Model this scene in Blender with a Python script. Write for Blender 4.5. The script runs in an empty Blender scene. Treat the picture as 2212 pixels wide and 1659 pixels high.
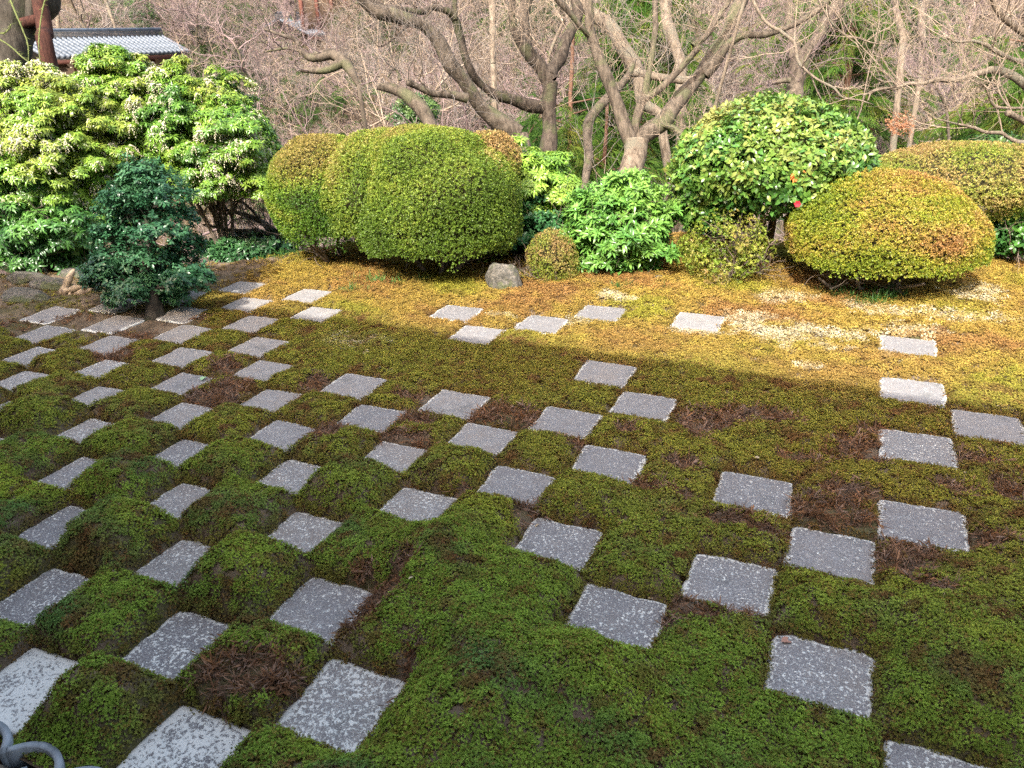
import bpy, bmesh, math, random
import numpy as np
from mathutils import Vector, Matrix
R=math.radians
rng=np.random.default_rng(7)
random.seed(7)
scene=bpy.context.scene
C=scene.collection
S=0.42                                   # one cell of the chequerboard, metres

# ------------------------------------------------------------------ camera
F,PITCH,YAW,ROLL=1655.52,0.4297948,0.4256589,-0.0336785   # focal length in pixels of a 2212 px wide picture
CAM=np.array([-0.83494*S,-9.58353*S,5.62395*S])
_cz,_sz=math.cos(YAW),math.sin(YAW)
FW=np.array([-_sz*math.cos(PITCH),_cz*math.cos(PITCH),-math.sin(PITCH)])
_rt=np.array([_cz,_sz,0.]); _up=np.cross(_rt,FW)
RT=_rt*math.cos(ROLL)+_up*math.sin(ROLL); UP=-_rt*math.sin(ROLL)+_up*math.cos(ROLL)
cd=bpy.data.cameras.new('camera'); cam=bpy.data.objects.new('camera',cd); C.objects.link(cam)
cd.sensor_width=36; cd.lens=F/2212*36; cd.clip_start=.05; cd.clip_end=400
m=Matrix.Identity(4)
for r in range(3):
    m[r][0]=RT[r]; m[r][1]=UP[r]; m[r][2]=-FW[r]; m[r][3]=CAM[r]
cam.matrix_world=m
scene.camera=cam

# ------------------------------------------------------------------ light
SUN_EL,SUN_AZ=R(46),R(180)               # due south, behind the camera
world=bpy.data.worlds.new('World'); scene.world=world; world.use_nodes=True
nt=world.node_tree; nt.nodes.clear()
sky=nt.nodes.new('ShaderNodeTexSky'); sky.sky_type='NISHITA'; sky.sun_disc=False
sky.sun_elevation=SUN_EL; sky.sun_rotation=SUN_AZ; sky.air_density=1.0; sky.dust_density=4.0; sky.ozone_density=1.0
bg=nt.nodes.new('ShaderNodeBackground'); bg.inputs[1].default_value=0.15
wo=nt.nodes.new('ShaderNodeOutputWorld'); wb=nt.nodes.new('ShaderNodeMix'); wb.data_type='RGBA'; wb.blend_type='MULTIPLY'; wb.inputs[0].default_value=1; wb.inputs[7].default_value=(1.12,1.0,.86,1)
nt.links.new(sky.outputs[0],wb.inputs[6]); nt.links.new(wb.outputs[2],bg.inputs[0]); nt.links.new(bg.outputs[0],wo.inputs[0])
sd=bpy.data.lights.new('sun','SUN'); sd.energy=2.0; sd.angle=R(0.5); sd.color=(1,.97,.91)
so=bpy.data.objects.new('sun',sd); C.objects.link(so)
so.rotation_euler=(R(90)-SUN_EL,0,0)     # shines towards +y (north) and down
scene.view_settings.view_transform='Standard'; scene.view_settings.look='None'
scene.view_settings.exposure=2.05; scene.view_settings.gamma=1; scene.view_settings.use_curve_mapping=False
scene.cycles.max_bounces=6; scene.cycles.diffuse_bounces=3; scene.cycles.glossy_bounces=2; scene.cycles.transmission_bounces=3
scene.cycles.use_denoising=False

# ------------------------------------------------------------------ placing
def ray(px,py): return FW+(px-1106)/F*RT-(py-829.5)/F*UP      # per metre of depth
def at(px,py,d): return CAM+ray(px,py)*d                      # point of that direction at depth d
def aty(px,py,Y):                                             # ... where it reaches the row Y (cells)
    q=ray(px,py); return CAM+q*((Y*S-CAM[1])/q[1])
def gnd(px,py,z=0):
    q=ray(px,py); return CAM+q*((z-CAM[2])/q[2])
def depth(p): return float((np.asarray(p)-CAM)@FW)
def proj(p):
    d=np.asarray(p)-CAM; z=d@FW
    return 1106+F*(d@RT)/z, 829.5-F*(d@UP)/z, z

def nz(p,freq,seed,k=7):                                       # smooth noise about -1..1, p (n,3) or (n,2)
    r=np.random.default_rng(seed); p=np.asarray(p,float); o=np.zeros(len(p))
    for i in range(k):
        v=r.normal(size=p.shape[1]); v*=freq*r.uniform(.6,1.7)/np.linalg.norm(v)*6.283
        o+=np.sin(p@v+r.uniform(0,6.283))
    return o/math.sqrt(k)
def ss(a,b,x):
    t=np.clip((np.asarray(x,float)-a)/(b-a),0,1); return t*t*(3-2*t)

# ------------------------------------------------------------------ objects
def wloc(o):
    v=np.zeros(3)
    while o is not None: v+=np.array(o.location); o=o.parent
    return v
def link(o,parent=None):
    C.objects.link(o)
    if parent is not None: o.parent=parent
    return o
def tag(o,label=None,cat=None,group=None,kind=None):
    if label: o['label']=label
    if cat: o['category']=cat
    if group: o['group']=group
    if kind: o['kind']=kind
    return o
def thing(name,label,cat,loc=(0,0,0),group=None):
    o=bpy.data.objects.new(name,None); o.location=[float(v) for v in loc]; o.empty_display_size=.1
    link(o); return tag(o,label,cat,group)
class MB:
    def __init__(s): s.v=[]; s.f3=[]; s.f4=[]; s.n=0
    def add(s,v,f):
        v=np.asarray(v,float); f=np.asarray(f,int)+s.n
        s.v.append(v); s.n+=len(v); (s.f3 if f.shape[1]==3 else s.f4).append(f)
    def tube(s,P,rad,sides=6,cap=True):
        P=np.asarray(P,float); n=len(P); rad=np.broadcast_to(np.asarray(rad,float),(n,))
        T=np.gradient(P,axis=0); T/=np.linalg.norm(T,axis=1)[:,None]+1e-9
        u=np.cross(T[0],[0.31,0.17,.93]); 
        if np.linalg.norm(u)<.1: u=np.cross(T[0],[1,0,0])
        U=np.empty_like(P)
        for i in range(n):
            u=u-T[i]*(u@T[i]); u=u/(np.linalg.norm(u)+1e-9); U[i]=u
        V=np.cross(T,U); a=np.arange(sides)*2*math.pi/sides
        ring=P[:,None]+rad[:,None,None]*(np.cos(a)[None,:,None]*U[:,None]+np.sin(a)[None,:,None]*V[:,None])
        i=np.arange(n-1)[:,None]*sides; j=np.arange(sides)[None]; k=(j+1)%sides
        f=np.stack([i+j,i+k,i+sides+k,i+sides+j],-1).reshape(-1,4)
        s.add(ring.reshape(-1,3),f)
        if cap and rad[-1]>.004:
            b=s.n-sides; s.v.append(P[-1:]+T[-1:]*rad[-1]*.3); s.n+=1
            s.f3.append(np.stack([b+np.arange(sides),b+(np.arange(sides)+1)%sides,np.full(sides,s.n-1)],1))
    def box(s,c,h,rot=0):
        g=np.array([[x,y,z] for z in(-1,1) for y in(-1,1) for x in(-1,1)],float)*np.asarray(h,float)
        if rot:
            cs,sn=math.cos(rot),math.sin(rot); g=np.c_[g[:,0]*cs-g[:,1]*sn,g[:,0]*sn+g[:,1]*cs,g[:,2]]
        s.add(g+np.asarray(c,float),[[0,2,3,1],[4,5,7,6],[0,1,5,4],[2,6,7,3],[0,4,6,2],[1,3,7,5]])
    def mesh(s,name,off=(0,0,0),smooth=False):
        me=bpy.data.meshes.new(name)
        v=np.concatenate(s.v)-np.asarray(off,float)
        f3=np.concatenate(s.f3) if s.f3 else np.zeros((0,3),int); f4=np.concatenate(s.f4) if s.f4 else np.zeros((0,4),int)
        nl=f3.size+f4.size; npoly=len(f3)+len(f4)
        me.vertices.add(len(v)); me.vertices.foreach_set('co',v.astype(np.float32).ravel())
        me.loops.add(nl); me.loops.foreach_set('vertex_index',np.concatenate([f3.ravel(),f4.ravel()]).astype(np.int32))
        me.polygons.add(npoly)
        st=np.concatenate([np.arange(len(f3))*3,f3.size+np.arange(len(f4))*4]).astype(np.int32)
        me.polygons.foreach_set('loop_start',st)
        me.update(calc_edges=True)
        if smooth: me.polygons.foreach_set('use_smooth',np.ones(npoly,bool))
        return me
    def build(s,name,mat,parent=None,smooth=False,kind=None,label=None):
        me=s.mesh(name,wloc(parent),smooth); me.materials.append(mat)
        o=bpy.data.objects.new(name,me); link(o,parent)
        if kind: o['kind']=kind
        if label: o['label']=label
        return o
def attr(me,name,typ,vals,dom='POINT'):
    a=me.attributes.new(name,typ,dom)
    key={'FLOAT':'value','FLOAT_VECTOR':'vector','FLOAT_COLOR':'color','INT':'value'}[typ]
    a.data.foreach_set(key,np.asarray(vals,np.float32).ravel())

# ------------------------------------------------------------------ materials
class NT:
    def __init__(s,name):
        s.m=bpy.data.materials.new(name); s.m.use_nodes=True; s.t=s.m.node_tree; s.t.nodes.clear()
        s.o=s.t.nodes.new('ShaderNodeOutputMaterial')
    def n(s,typ,**kw):
        x=s.t.nodes.new('ShaderNode'+typ)
        for k,v in kw.items():
            if k.startswith('i_'):
                k=k[2:]; k=int(k) if k.isdigit() else k.replace('_',' ')
                if hasattr(v,'is_linked') or isinstance(v,bpy.types.NodeSocket): s.t.links.new(v,x.inputs[k])
                else: x.inputs[k].default_value=v
            else: setattr(x,k,v)
        return x
    def noise(s,scale,detail=4,rough=.6,co=None,dist=0):
        x=s.n('TexNoise'); x.inputs['Scale'].default_value=scale; x.inputs['Detail'].default_value=detail; x.inputs['Roughness'].default_value=rough; x.inputs['Distortion'].default_value=dist
        if co is not None: s.t.links.new(co,x.inputs['Vector'])
        return x.outputs['Fac']
    def ramp(s,fac,stops):
        x=s.n('ValToRGB'); s.t.links.new(fac,x.inputs[0]); e=x.color_ramp.elements
        while len(e)<len(stops): e.new(.5)
        for el,(p,c) in zip(e,stops): el.position=p; el.color=(c if len(c)==4 else (*c,1)) if not isinstance(c,float) else (c,c,c,1)
        return x.outputs[0]
    def mix(s,fac,a,b,mode='MIX'):
        x=s.n('Mix',data_type='RGBA',blend_type=mode)
        for sock,v in((x.inputs[0],fac),(x.inputs[6],a),(x.inputs[7],b)):
            if isinstance(v,bpy.types.NodeSocket): s.t.links.new(v,sock)
            elif isinstance(v,(int,float)): sock.default_value=v
            else: sock.default_value=(*v,1) if len(v)==3 else v
        return x.outputs[2]
    def math(s,op,a,b=0.,clamp=False):
        x=s.n('Math',operation=op); x.use_clamp=clamp
        for sock,v in zip(x.inputs,(a,b)):
            if isinstance(v,bpy.types.NodeSocket): s.t.links.new(v,sock)
            else: sock.default_value=v
        return x.outputs[0]
    def coord(s,which='Object'): return s.n('TexCoord').outputs[which]
    def attrib(s,name,typ='GEOMETRY'):
        x=s.n('Attribute',attribute_name=name,attribute_type=typ); return x
    def bump(s,h,strength=.4,dist=.02):
        x=s.n('Bump'); x.inputs['Strength'].default_value=strength; x.inputs['Distance'].default_value=dist; s.t.links.new(h,x.inputs['Height']); return x.outputs[0]
    def surf(s,col,rough=.8,normal=None,spec=.3,metal=0.,transl=0.):
        b=s.n('BsdfPrincipled')
        for key,v in(('Base Color',col),('Roughness',rough),('Metallic',metal),('Specular IOR Level',spec)):
            if isinstance(v,bpy.types.NodeSocket): s.t.links.new(v,b.inputs[key])
            elif key=='Base Color': b.inputs[key].default_value=(*v,1)
            else: b.inputs[key].default_value=v
        if normal is not None: s.t.links.new(normal,b.inputs['Normal'])
        out=b.outputs[0]
        if transl>0:
            tr=s.n('BsdfTranslucent')
            if isinstance(col,bpy.types.NodeSocket): s.t.links.new(col,tr.inputs[0])
            else: tr.inputs[0].default_value=(*col,1)
            mx=s.n('MixShader'); mx.inputs[0].default_value=transl
            s.t.links.new(out,mx.inputs[1]); s.t.links.new(tr.outputs[0],mx.inputs[2]); out=mx.outputs[0]
        s.t.links.new(out,s.o.inputs[0]); return s.m

def leaf_mat(name,rough=.45,transl=.3,spec=.4):
    t=NT(name); a=t.attrib('tint','INSTANCER').outputs['Color']
    oi=t.n('NewGeometry').outputs['Random Per Island']
    v=t.ramp(oi,[(0,(.75,.75,.75)),(1,(1.25,1.25,1.25))])
    return t.surf(t.mix(1.,a,v,'MULTIPLY'),rough,spec=spec,transl=transl)
M={}
def moss_mat():
    t=NT('moss_leaf'); a=t.attrib('tint','INSTANCER').outputs['Color']; k=t.attrib('stem').outputs['Fac']
    oi=t.n('NewGeometry').outputs['Random Per Island']; v=t.ramp(oi,[(0,(.7,.7,.7)),(1,(1.35,1.35,1.35))])
    c=t.mix(t.math('MULTIPLY',k,.8),t.mix(1.,a,v,'MULTIPLY'),(.075,.035,.018)); return t.surf(c,.7,spec=.15,transl=.3)
M['moss_leaf']=moss_mat()
M['small_leaf']=leaf_mat('small_leaf',.45,.25,.35)
M['gloss_leaf']=leaf_mat('gloss_leaf',.3,.25,.5)
M['needle']=leaf_mat('needle',.6,.2,.2)
M['petal']=leaf_mat('petal',.6,.35,.2)
def bark(name,c1,c2,c3,scale=6,streak=.25):
    t=NT(name); co=t.coord(); mp=t.n('Mapping'); mp.inputs['Scale'].default_value=(1,1,streak); t.t.links.new(co,mp.inputs[0])
    n1=t.noise(scale*3,5,.65,mp.outputs[0]); n2=t.noise(scale*.5,3,.5,co); n3=t.noise(scale*9,3,.6,mp.outputs[0])
    c=t.mix(t.ramp(n1,[(.35,0.),(.65,1.)]),c1,c2); c=t.mix(t.ramp(n2,[(.52,0.),(.62,.8)]),c,c3)
    h=t.math('ADD',n1,t.math('MULTIPLY',n3,.4))
    return t.surf(c,.85,t.bump(h,.9,.025),spec=.2)
M['bark_pale']=bark('bark_pale',(.085,.065,.048),(.25,.205,.155),(.16,.15,.115))
M['bark_mid']=bark('bark_mid',(.05,.04,.03),(.16,.13,.10),(.10,.105,.055))
M['bark_dark']=bark('bark_dark',(.03,.025,.02),(.075,.066,.052),(.04,.045,.026),5)  # bark tones lowered: foliage shade over the old trunk put into the colour
M['bark_cedar']=bark('bark_cedar',(.075,.038,.024),(.17,.095,.062),(.12,.08,.055),9,.12)
M['bark_post']=bark('bark_post',(.03,.012,.009),(.075,.03,.021),(.05,.025,.018),5,.15)
M['bark_umber']=bark('bark_umber',(.028,.021,.016),(.10,.08,.062),(.065,.068,.035))
def flat(name,c,rough=.8,c2=None,scale=8,spec=.3):
    t=NT(name); n=t.noise(scale,4,.6,t.coord()); c2=c2 or tuple(v*.7 for v in c)
    return t.surf(t.mix(t.ramp(n,[(.35,0.),(.65,1.)]),c,c2),rough,t.bump(n,.2,.01),spec=spec)
M['twig_grey']=flat('twig_grey',(.27,.235,.205),c2=(.14,.115,.10),scale=2)
M['twig_pink']=flat('twig_pink',(.28,.21,.20),c2=(.14,.10,.10),scale=2)
M['twig_tan']=flat('twig_tan',(.36,.285,.215),c2=(.19,.145,.105),scale=2)
M['stem']=flat('stem',(.22,.17,.13),c2=(.10,.08,.06),scale=10)
M['thorn']=flat('thorn',(.14,.17,.05),c2=(.10,.12,.04))
M['wood_dark']=flat('wood_dark',(.12,.075,.045),c2=(.07,.045,.03),scale=5)
M['plaster']=flat('plaster',(.72,.69,.62),c2=(.66,.63,.56),scale=3)
M['paper']=flat('paper',(.78,.76,.7),c2=(.74,.72,.66),scale=3)
M['roof_tile']=flat('roof_tile',(.15,.18,.22),.5,c2=(.08,.10,.125),scale=4,spec=.4)
M['roof_dark']=flat('roof_dark',(.10,.105,.115),.6,c2=(.06,.065,.07),scale=6)
M['red_paint']=flat('red_paint',(.13,.05,.035),c2=(.09,.035,.025))
M['slate']=flat('slate',(.30,.34,.37),.6,c2=(.16,.185,.20),scale=14,spec=.4)
def soil():
    t=NT('soil'); co=t.coord(); n=t.noise(5,6,.65,co); n2=t.noise(60,4,.7,co); n3=t.noise(1.1,3,.5,co)
    c=t.ramp(n,[(.3,(.07,.05,.03)),(.5,(.14,.105,.07)),(.7,(.22,.17,.12))])
    c=t.mix(t.ramp(n3,[(.5,0.),(.6,.7)]),c,(.07,.075,.02))
    c=t.mix(t.ramp(n2,[(.45,0.),(.75,.5)]),c,(.23,.19,.15))
    return t.surf(c,.95,t.bump(n2,.7,.02),spec=.1)
M['soil']=soil()
def hill():
    t=NT('shaded_leaf_litter'); co=t.coord(); n=t.noise(.35,5,.6,co); n2=t.noise(7,6,.75,co); n3=t.noise(.12,2,.5,co)
    c=t.ramp(n2,[(.3,(.025,.018,.012)),(.5,(.08,.057,.04)),(.68,(.19,.145,.105))])  # litter browns darkened: shadow of dense evergreens put into the ground colour
    c=t.mix(t.ramp(n,[(.5,0.),(.62,.65)]),c,t.mix(n3,(.06,.08,.02),(.12,.075,.05)))
    return t.surf(c,.95,t.bump(n2,1.,.15),spec=.1)
M['litter']=hill()
def gravel():
    t=NT('gravel'); co=t.coord(); v=t.n('TexVoronoi'); v.inputs['Scale'].default_value=130; t.t.links.new(co,v.inputs['Vector'])
    c=t.mix(v.outputs['Color'],(.10,.085,.06),(.42,.38,.30)); 
    return t.surf(c,.9,t.bump(v.outputs['Distance'],1.,.01),spec=.2)
M['gravel']=gravel()
def granite():
    t=NT('granite'); co=t.coord(); li=t.attrib('lichen').outputs['Fac']; rim=t.attrib('rim').outputs['Fac']; tn=t.attrib('tone').outputs['Fac']
    f=t.noise(170,3,.7,co); f2=t.noise(18,5,.65,co)
    base=t.ramp(f,[(.3,(.10,.097,.097)),(.5,(.24,.232,.23)),(.7,(.46,.45,.44))])
    base=t.mix(t.ramp(f2,[(.35,0.),(.7,.5)]),base,(.14,.132,.13)); base=t.mix(1.,base,t.ramp(tn,[(0,(.72,.72,.74)),(.5,(1.,1.,1.)),(1,(1.2,1.17,1.1))]),'MULTIPLY')
    f3=t.noise(4.5,3,.6,co); base=t.mix(t.math('MULTIPLY',t.ramp(f3,[(.48,0.),(.66,1.)]),t.math('MULTIPLY',tn,.55)),base,(.27,.225,.185)); base=t.mix(t.ramp(f3,[(.30,.5),(.42,0.)]),base,(.10,.10,.095))
    # pale crust: small flakes whose number follows the slab's own amount and its rim
    v=t.noise(66,3,.62,co,.25); w=t.noise(7,3,.6,co); w2=t.noise(260,2,.6,co)
    amt=t.math('ADD',t.math('MULTIPLY',li,.26),t.math('MULTIPLY',rim,.30))
    amt=t.math('ADD',amt,t.math('MULTIPLY',t.math('SUBTRACT',w,.5),t.math('MULTIPLY',li,.55)))
    w3=t.noise(150,2,.5,co)
    th=t.math('SUBTRACT',t.math('ADD',v,t.math('MULTIPLY',t.math('SUBTRACT',w2,.5),.15)),t.math('SUBTRACT',.66,amt))
    k=t.math('MAXIMUM',t.ramp(t.math('MULTIPLY',th,13.,True),[(0,0.),(1,1.)]),t.math('MULTIPLY',t.ramp(t.math('ADD',w3,t.math('MULTIPLY',li,.10)),[(.66,0.),(.70,1.)]),.75))
    c=t.mix(t.math('MULTIPLY',k,.88),base,t.mix(w,(.62,.66,.62),(.80,.79,.72)))
    h=t.math('ADD',t.math('MULTIPLY',f,.35),t.math('MULTIPLY',k,.5)); 
    return t.surf(c,.8,t.bump(h,.6,.006),spec=.25)
M['granite']=granite()
def rockm():
    t=NT('rock'); co=t.coord(); n=t.noise(4,6,.65,co); n2=t.noise(22,5,.7,co)
    c=t.ramp(n2,[(.3,(.05,.05,.043)),(.5,(.12,.112,.095)),(.7,(.24,.22,.19))]); c=t.mix(t.ramp(n,[(.5,0.),(.6,.7)]),c,(.09,.11,.04))
    return t.surf(c,.9,t.bump(n2,.9,.03),spec=.2)
M['rock']=rockm()
# ------------------------------------------------------------------ scattering small foliage pieces
def variants(name,meshes,mat):
    col=bpy.data.collections.new(name)
    for me in meshes:
        if not me.materials: me.materials.append(mat)
        col.objects.link(bpy.data.objects.new(name,me))
    g=bpy.data.node_groups.new(name,'GeometryNodeTree')
    g.interface.new_socket('Geometry',in_out='INPUT',socket_type='NodeSocketGeometry')
    g.interface.new_socket('Geometry',in_out='OUTPUT',socket_type='NodeSocketGeometry')
    N=g.nodes; i=N.new('NodeGroupInput'); o=N.new('NodeGroupOutput')
    ip=N.new('GeometryNodeInstanceOnPoints'); ci=N.new('GeometryNodeCollectionInfo')
    ci.inputs['Collection'].default_value=col; ci.inputs['Separate Children'].default_value=True; ci.inputs['Reset Children'].default_value=True
    ip.inputs['Pick Instance'].default_value=True
    ra=N.new('GeometryNodeInputNamedAttribute'); ra.data_type='FLOAT_VECTOR'; ra.inputs[0].default_value='rot'
    sa=N.new('GeometryNodeInputNamedAttribute'); sa.data_type='FLOAT'; sa.inputs[0].default_value='size'
    L=g.links; L.new(i.outputs[0],ip.inputs['Points']); L.new(ci.outputs[0],ip.inputs['Instance'])
    L.new(ra.outputs['Attribute'],ip.inputs['Rotation']); L.new(sa.outputs['Attribute'],ip.inputs['Scale']); L.new(ip.outputs[0],o.inputs[0])
    return g
def eul(nrm,rg,tilt=.25,spin=None):
    n=np.asarray(nrm,float)+rg.normal(size=(len(nrm),3))*tilt; n/=np.linalg.norm(n,axis=1)[:,None]+1e-9
    t=rg.normal(size=n.shape) if spin is None else np.asarray(spin,float)+rg.normal(size=n.shape)*.25
    x=t-n*(t*n).sum(1)[:,None]; x/=np.linalg.norm(x,axis=1)[:,None]+1e-9; y=np.cross(n,x)
    return np.c_[np.arctan2(y[:,2],n[:,2]),-np.arcsin(np.clip(x[:,2],-1,1)),np.arctan2(x[:,1],x[:,0])]
def cloud(name,group,pts,nrm,size,tint,parent=None,tilt=.25,kind='stuff',rg=rng,spin=None):
    pts=np.asarray(pts,float); perm=rg.permutation(len(pts)); me=bpy.data.meshes.new(name)
    me.vertices.add(len(pts)); me.vertices.foreach_set('co',(pts-wloc(parent))[perm].astype(np.float32).ravel())
    e=eul(nrm,rg,tilt,spin)
    attr(me,'rot','FLOAT_VECTOR',e[perm]); attr(me,'size','FLOAT',np.broadcast_to(size,(len(pts),))[perm])
    attr(me,'tint','FLOAT_COLOR',np.c_[np.clip(tint,0.004,1),np.ones(len(pts))][perm])
    o=bpy.data.objects.new(name,me); link(o,parent)
    md=o.modifiers.new('leaves','NODES'); md.node_group=group
    if kind: o['kind']=kind
    return o
def leafblade(mb,base,dir,up,L,Wd,fold=.15,droop=.2,segs=3,w0=.25):
    dir=np.asarray(dir,float); dir/=np.linalg.norm(dir); up=np.asarray(up,float); side=np.cross(dir,up); side/=np.linalg.norm(side)+1e-9; up=np.cross(side,dir)
    prof={1:[1],2:[.9],3:[.85,1.0],4:[.7,1.,.75]}[segs]
    v=[base]; 
    for k,w in enumerate(prof):
        t=(k+1)/(len(prof)+1); c=base+dir*L*t-up*droop*L*t*t
        v+= [c-side*Wd*w/2+up*fold*Wd, c, c+side*Wd*w/2+up*fold*Wd]
    v.append(base+dir*L-up*droop*L)
    f=[[0,1,2],[0,2,3]]
    for k in range(len(prof)-1):
        a=1+3*k; f+=[[a,a+3,a+4],[a,a+4,a+1],[a+1,a+4,a+5],[a+1,a+5,a+2]]
    a=1+3*(len(prof)-1); e=len(v)-1; f+=[[a,e,a+1],[a+1,e,a+2]]
    mb.add(v,f)
def rosette(n,L,Wd,el0,el1,segs=2,fold=.15,droop=.2,stem=0.,layers=1,seed=0,jit=.3,base_h=0.):
    rg=np.random.default_rng(seed); mb=MB()
    for q in range(n):
        a=q*2.39996+rg.normal()*.25; e=R(rg.uniform(el0,el1)); l=L*rg.uniform(1-jit,1+jit*.5)
        z=base_h*(q/n)
        d=np.array([math.cos(a)*math.cos(e),math.sin(a)*math.cos(e),math.sin(e)])
        leafblade(mb,np.array([0,0,z])+d*L*.04,d,(0,0,1) if e<1.2 else (math.cos(a),math.sin(a),.1),l,Wd*rg.uniform(.8,1.15),fold,droop,segs)
    if stem>0: mb.tube([(0,0,-stem),(0,0,base_h)],[L*.03,L*.02],3,False)
    return mb
# moss cushion: eight little upright sprigs of pointed leaves
def moss_patch(seed,n=8,r=.024,dead=False):
    rg=np.random.default_rng(seed); mb=MB(); ST=[]
    for q in range(n):
        a=q*2.4+rg.uniform(0,.6); rr=r*math.sqrt((q+.5)/n); c=np.array([rr*math.cos(a),rr*math.sin(a),rg.uniform(-.004,.005)])
        if dead:
            for _ in range(3):
                d=rg.normal(size=3)*[1,1,.35]; d/=np.linalg.norm(d); d[2]=abs(d[2])
                s=np.cross(d,[0,0,1]); s/=np.linalg.norm(s)+1e-9; l=rg.uniform(.035,.085)
                mb.add([c-s*.0006,c+s*.0006,c+d*l*.6+[0,0,.004],c+d*l+rg.normal(size=3)*.006],[[0,1,2],[1,3,2]])
            continue
        k=8; h=rg.uniform(.010,.026); tx,ty=rg.normal(size=2)*.003
        for j in range(k):
            b=j*2*math.pi/k+rg.uniform(0,.9); el=R(rg.uniform(5,50)) if j else R(85)
            d=np.array([math.cos(b)*math.cos(el),math.sin(b)*math.cos(el),math.sin(el)]); s=np.array([-math.sin(b),math.cos(b),0])
            base=c+np.array([tx,ty,h*.55]); L=rg.uniform(.0065,.0095)
            mb.add([base-s*.0020,base+s*.0020,base+d*L],[[0,1,2]])
        mb.add([c+[.003,0,-.012],c+[-.003,0,-.012],c+[tx,ty,h*.6]],[[0,1,2]]); mb.add([c+[0,.003,-.012],c+[0,-.003,-.012],c+[tx,ty,h*.6]],[[0,1,2]]); ST+=[0.]*(3*k)+[1.]*6
    me=mb.mesh('moss_sprigs'); attr(me,'stem','FLOAT',ST if not dead else [0.]*len(me.vertices)); return me
G={}
G['moss']=variants('moss_sprigs',[moss_patch(i) for i in range(8)],M['moss_leaf'])
G['dead']=variants('dead_sprigs',[moss_patch(50+i,8,.024,True) for i in range(5)],M['moss_leaf'])

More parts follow.
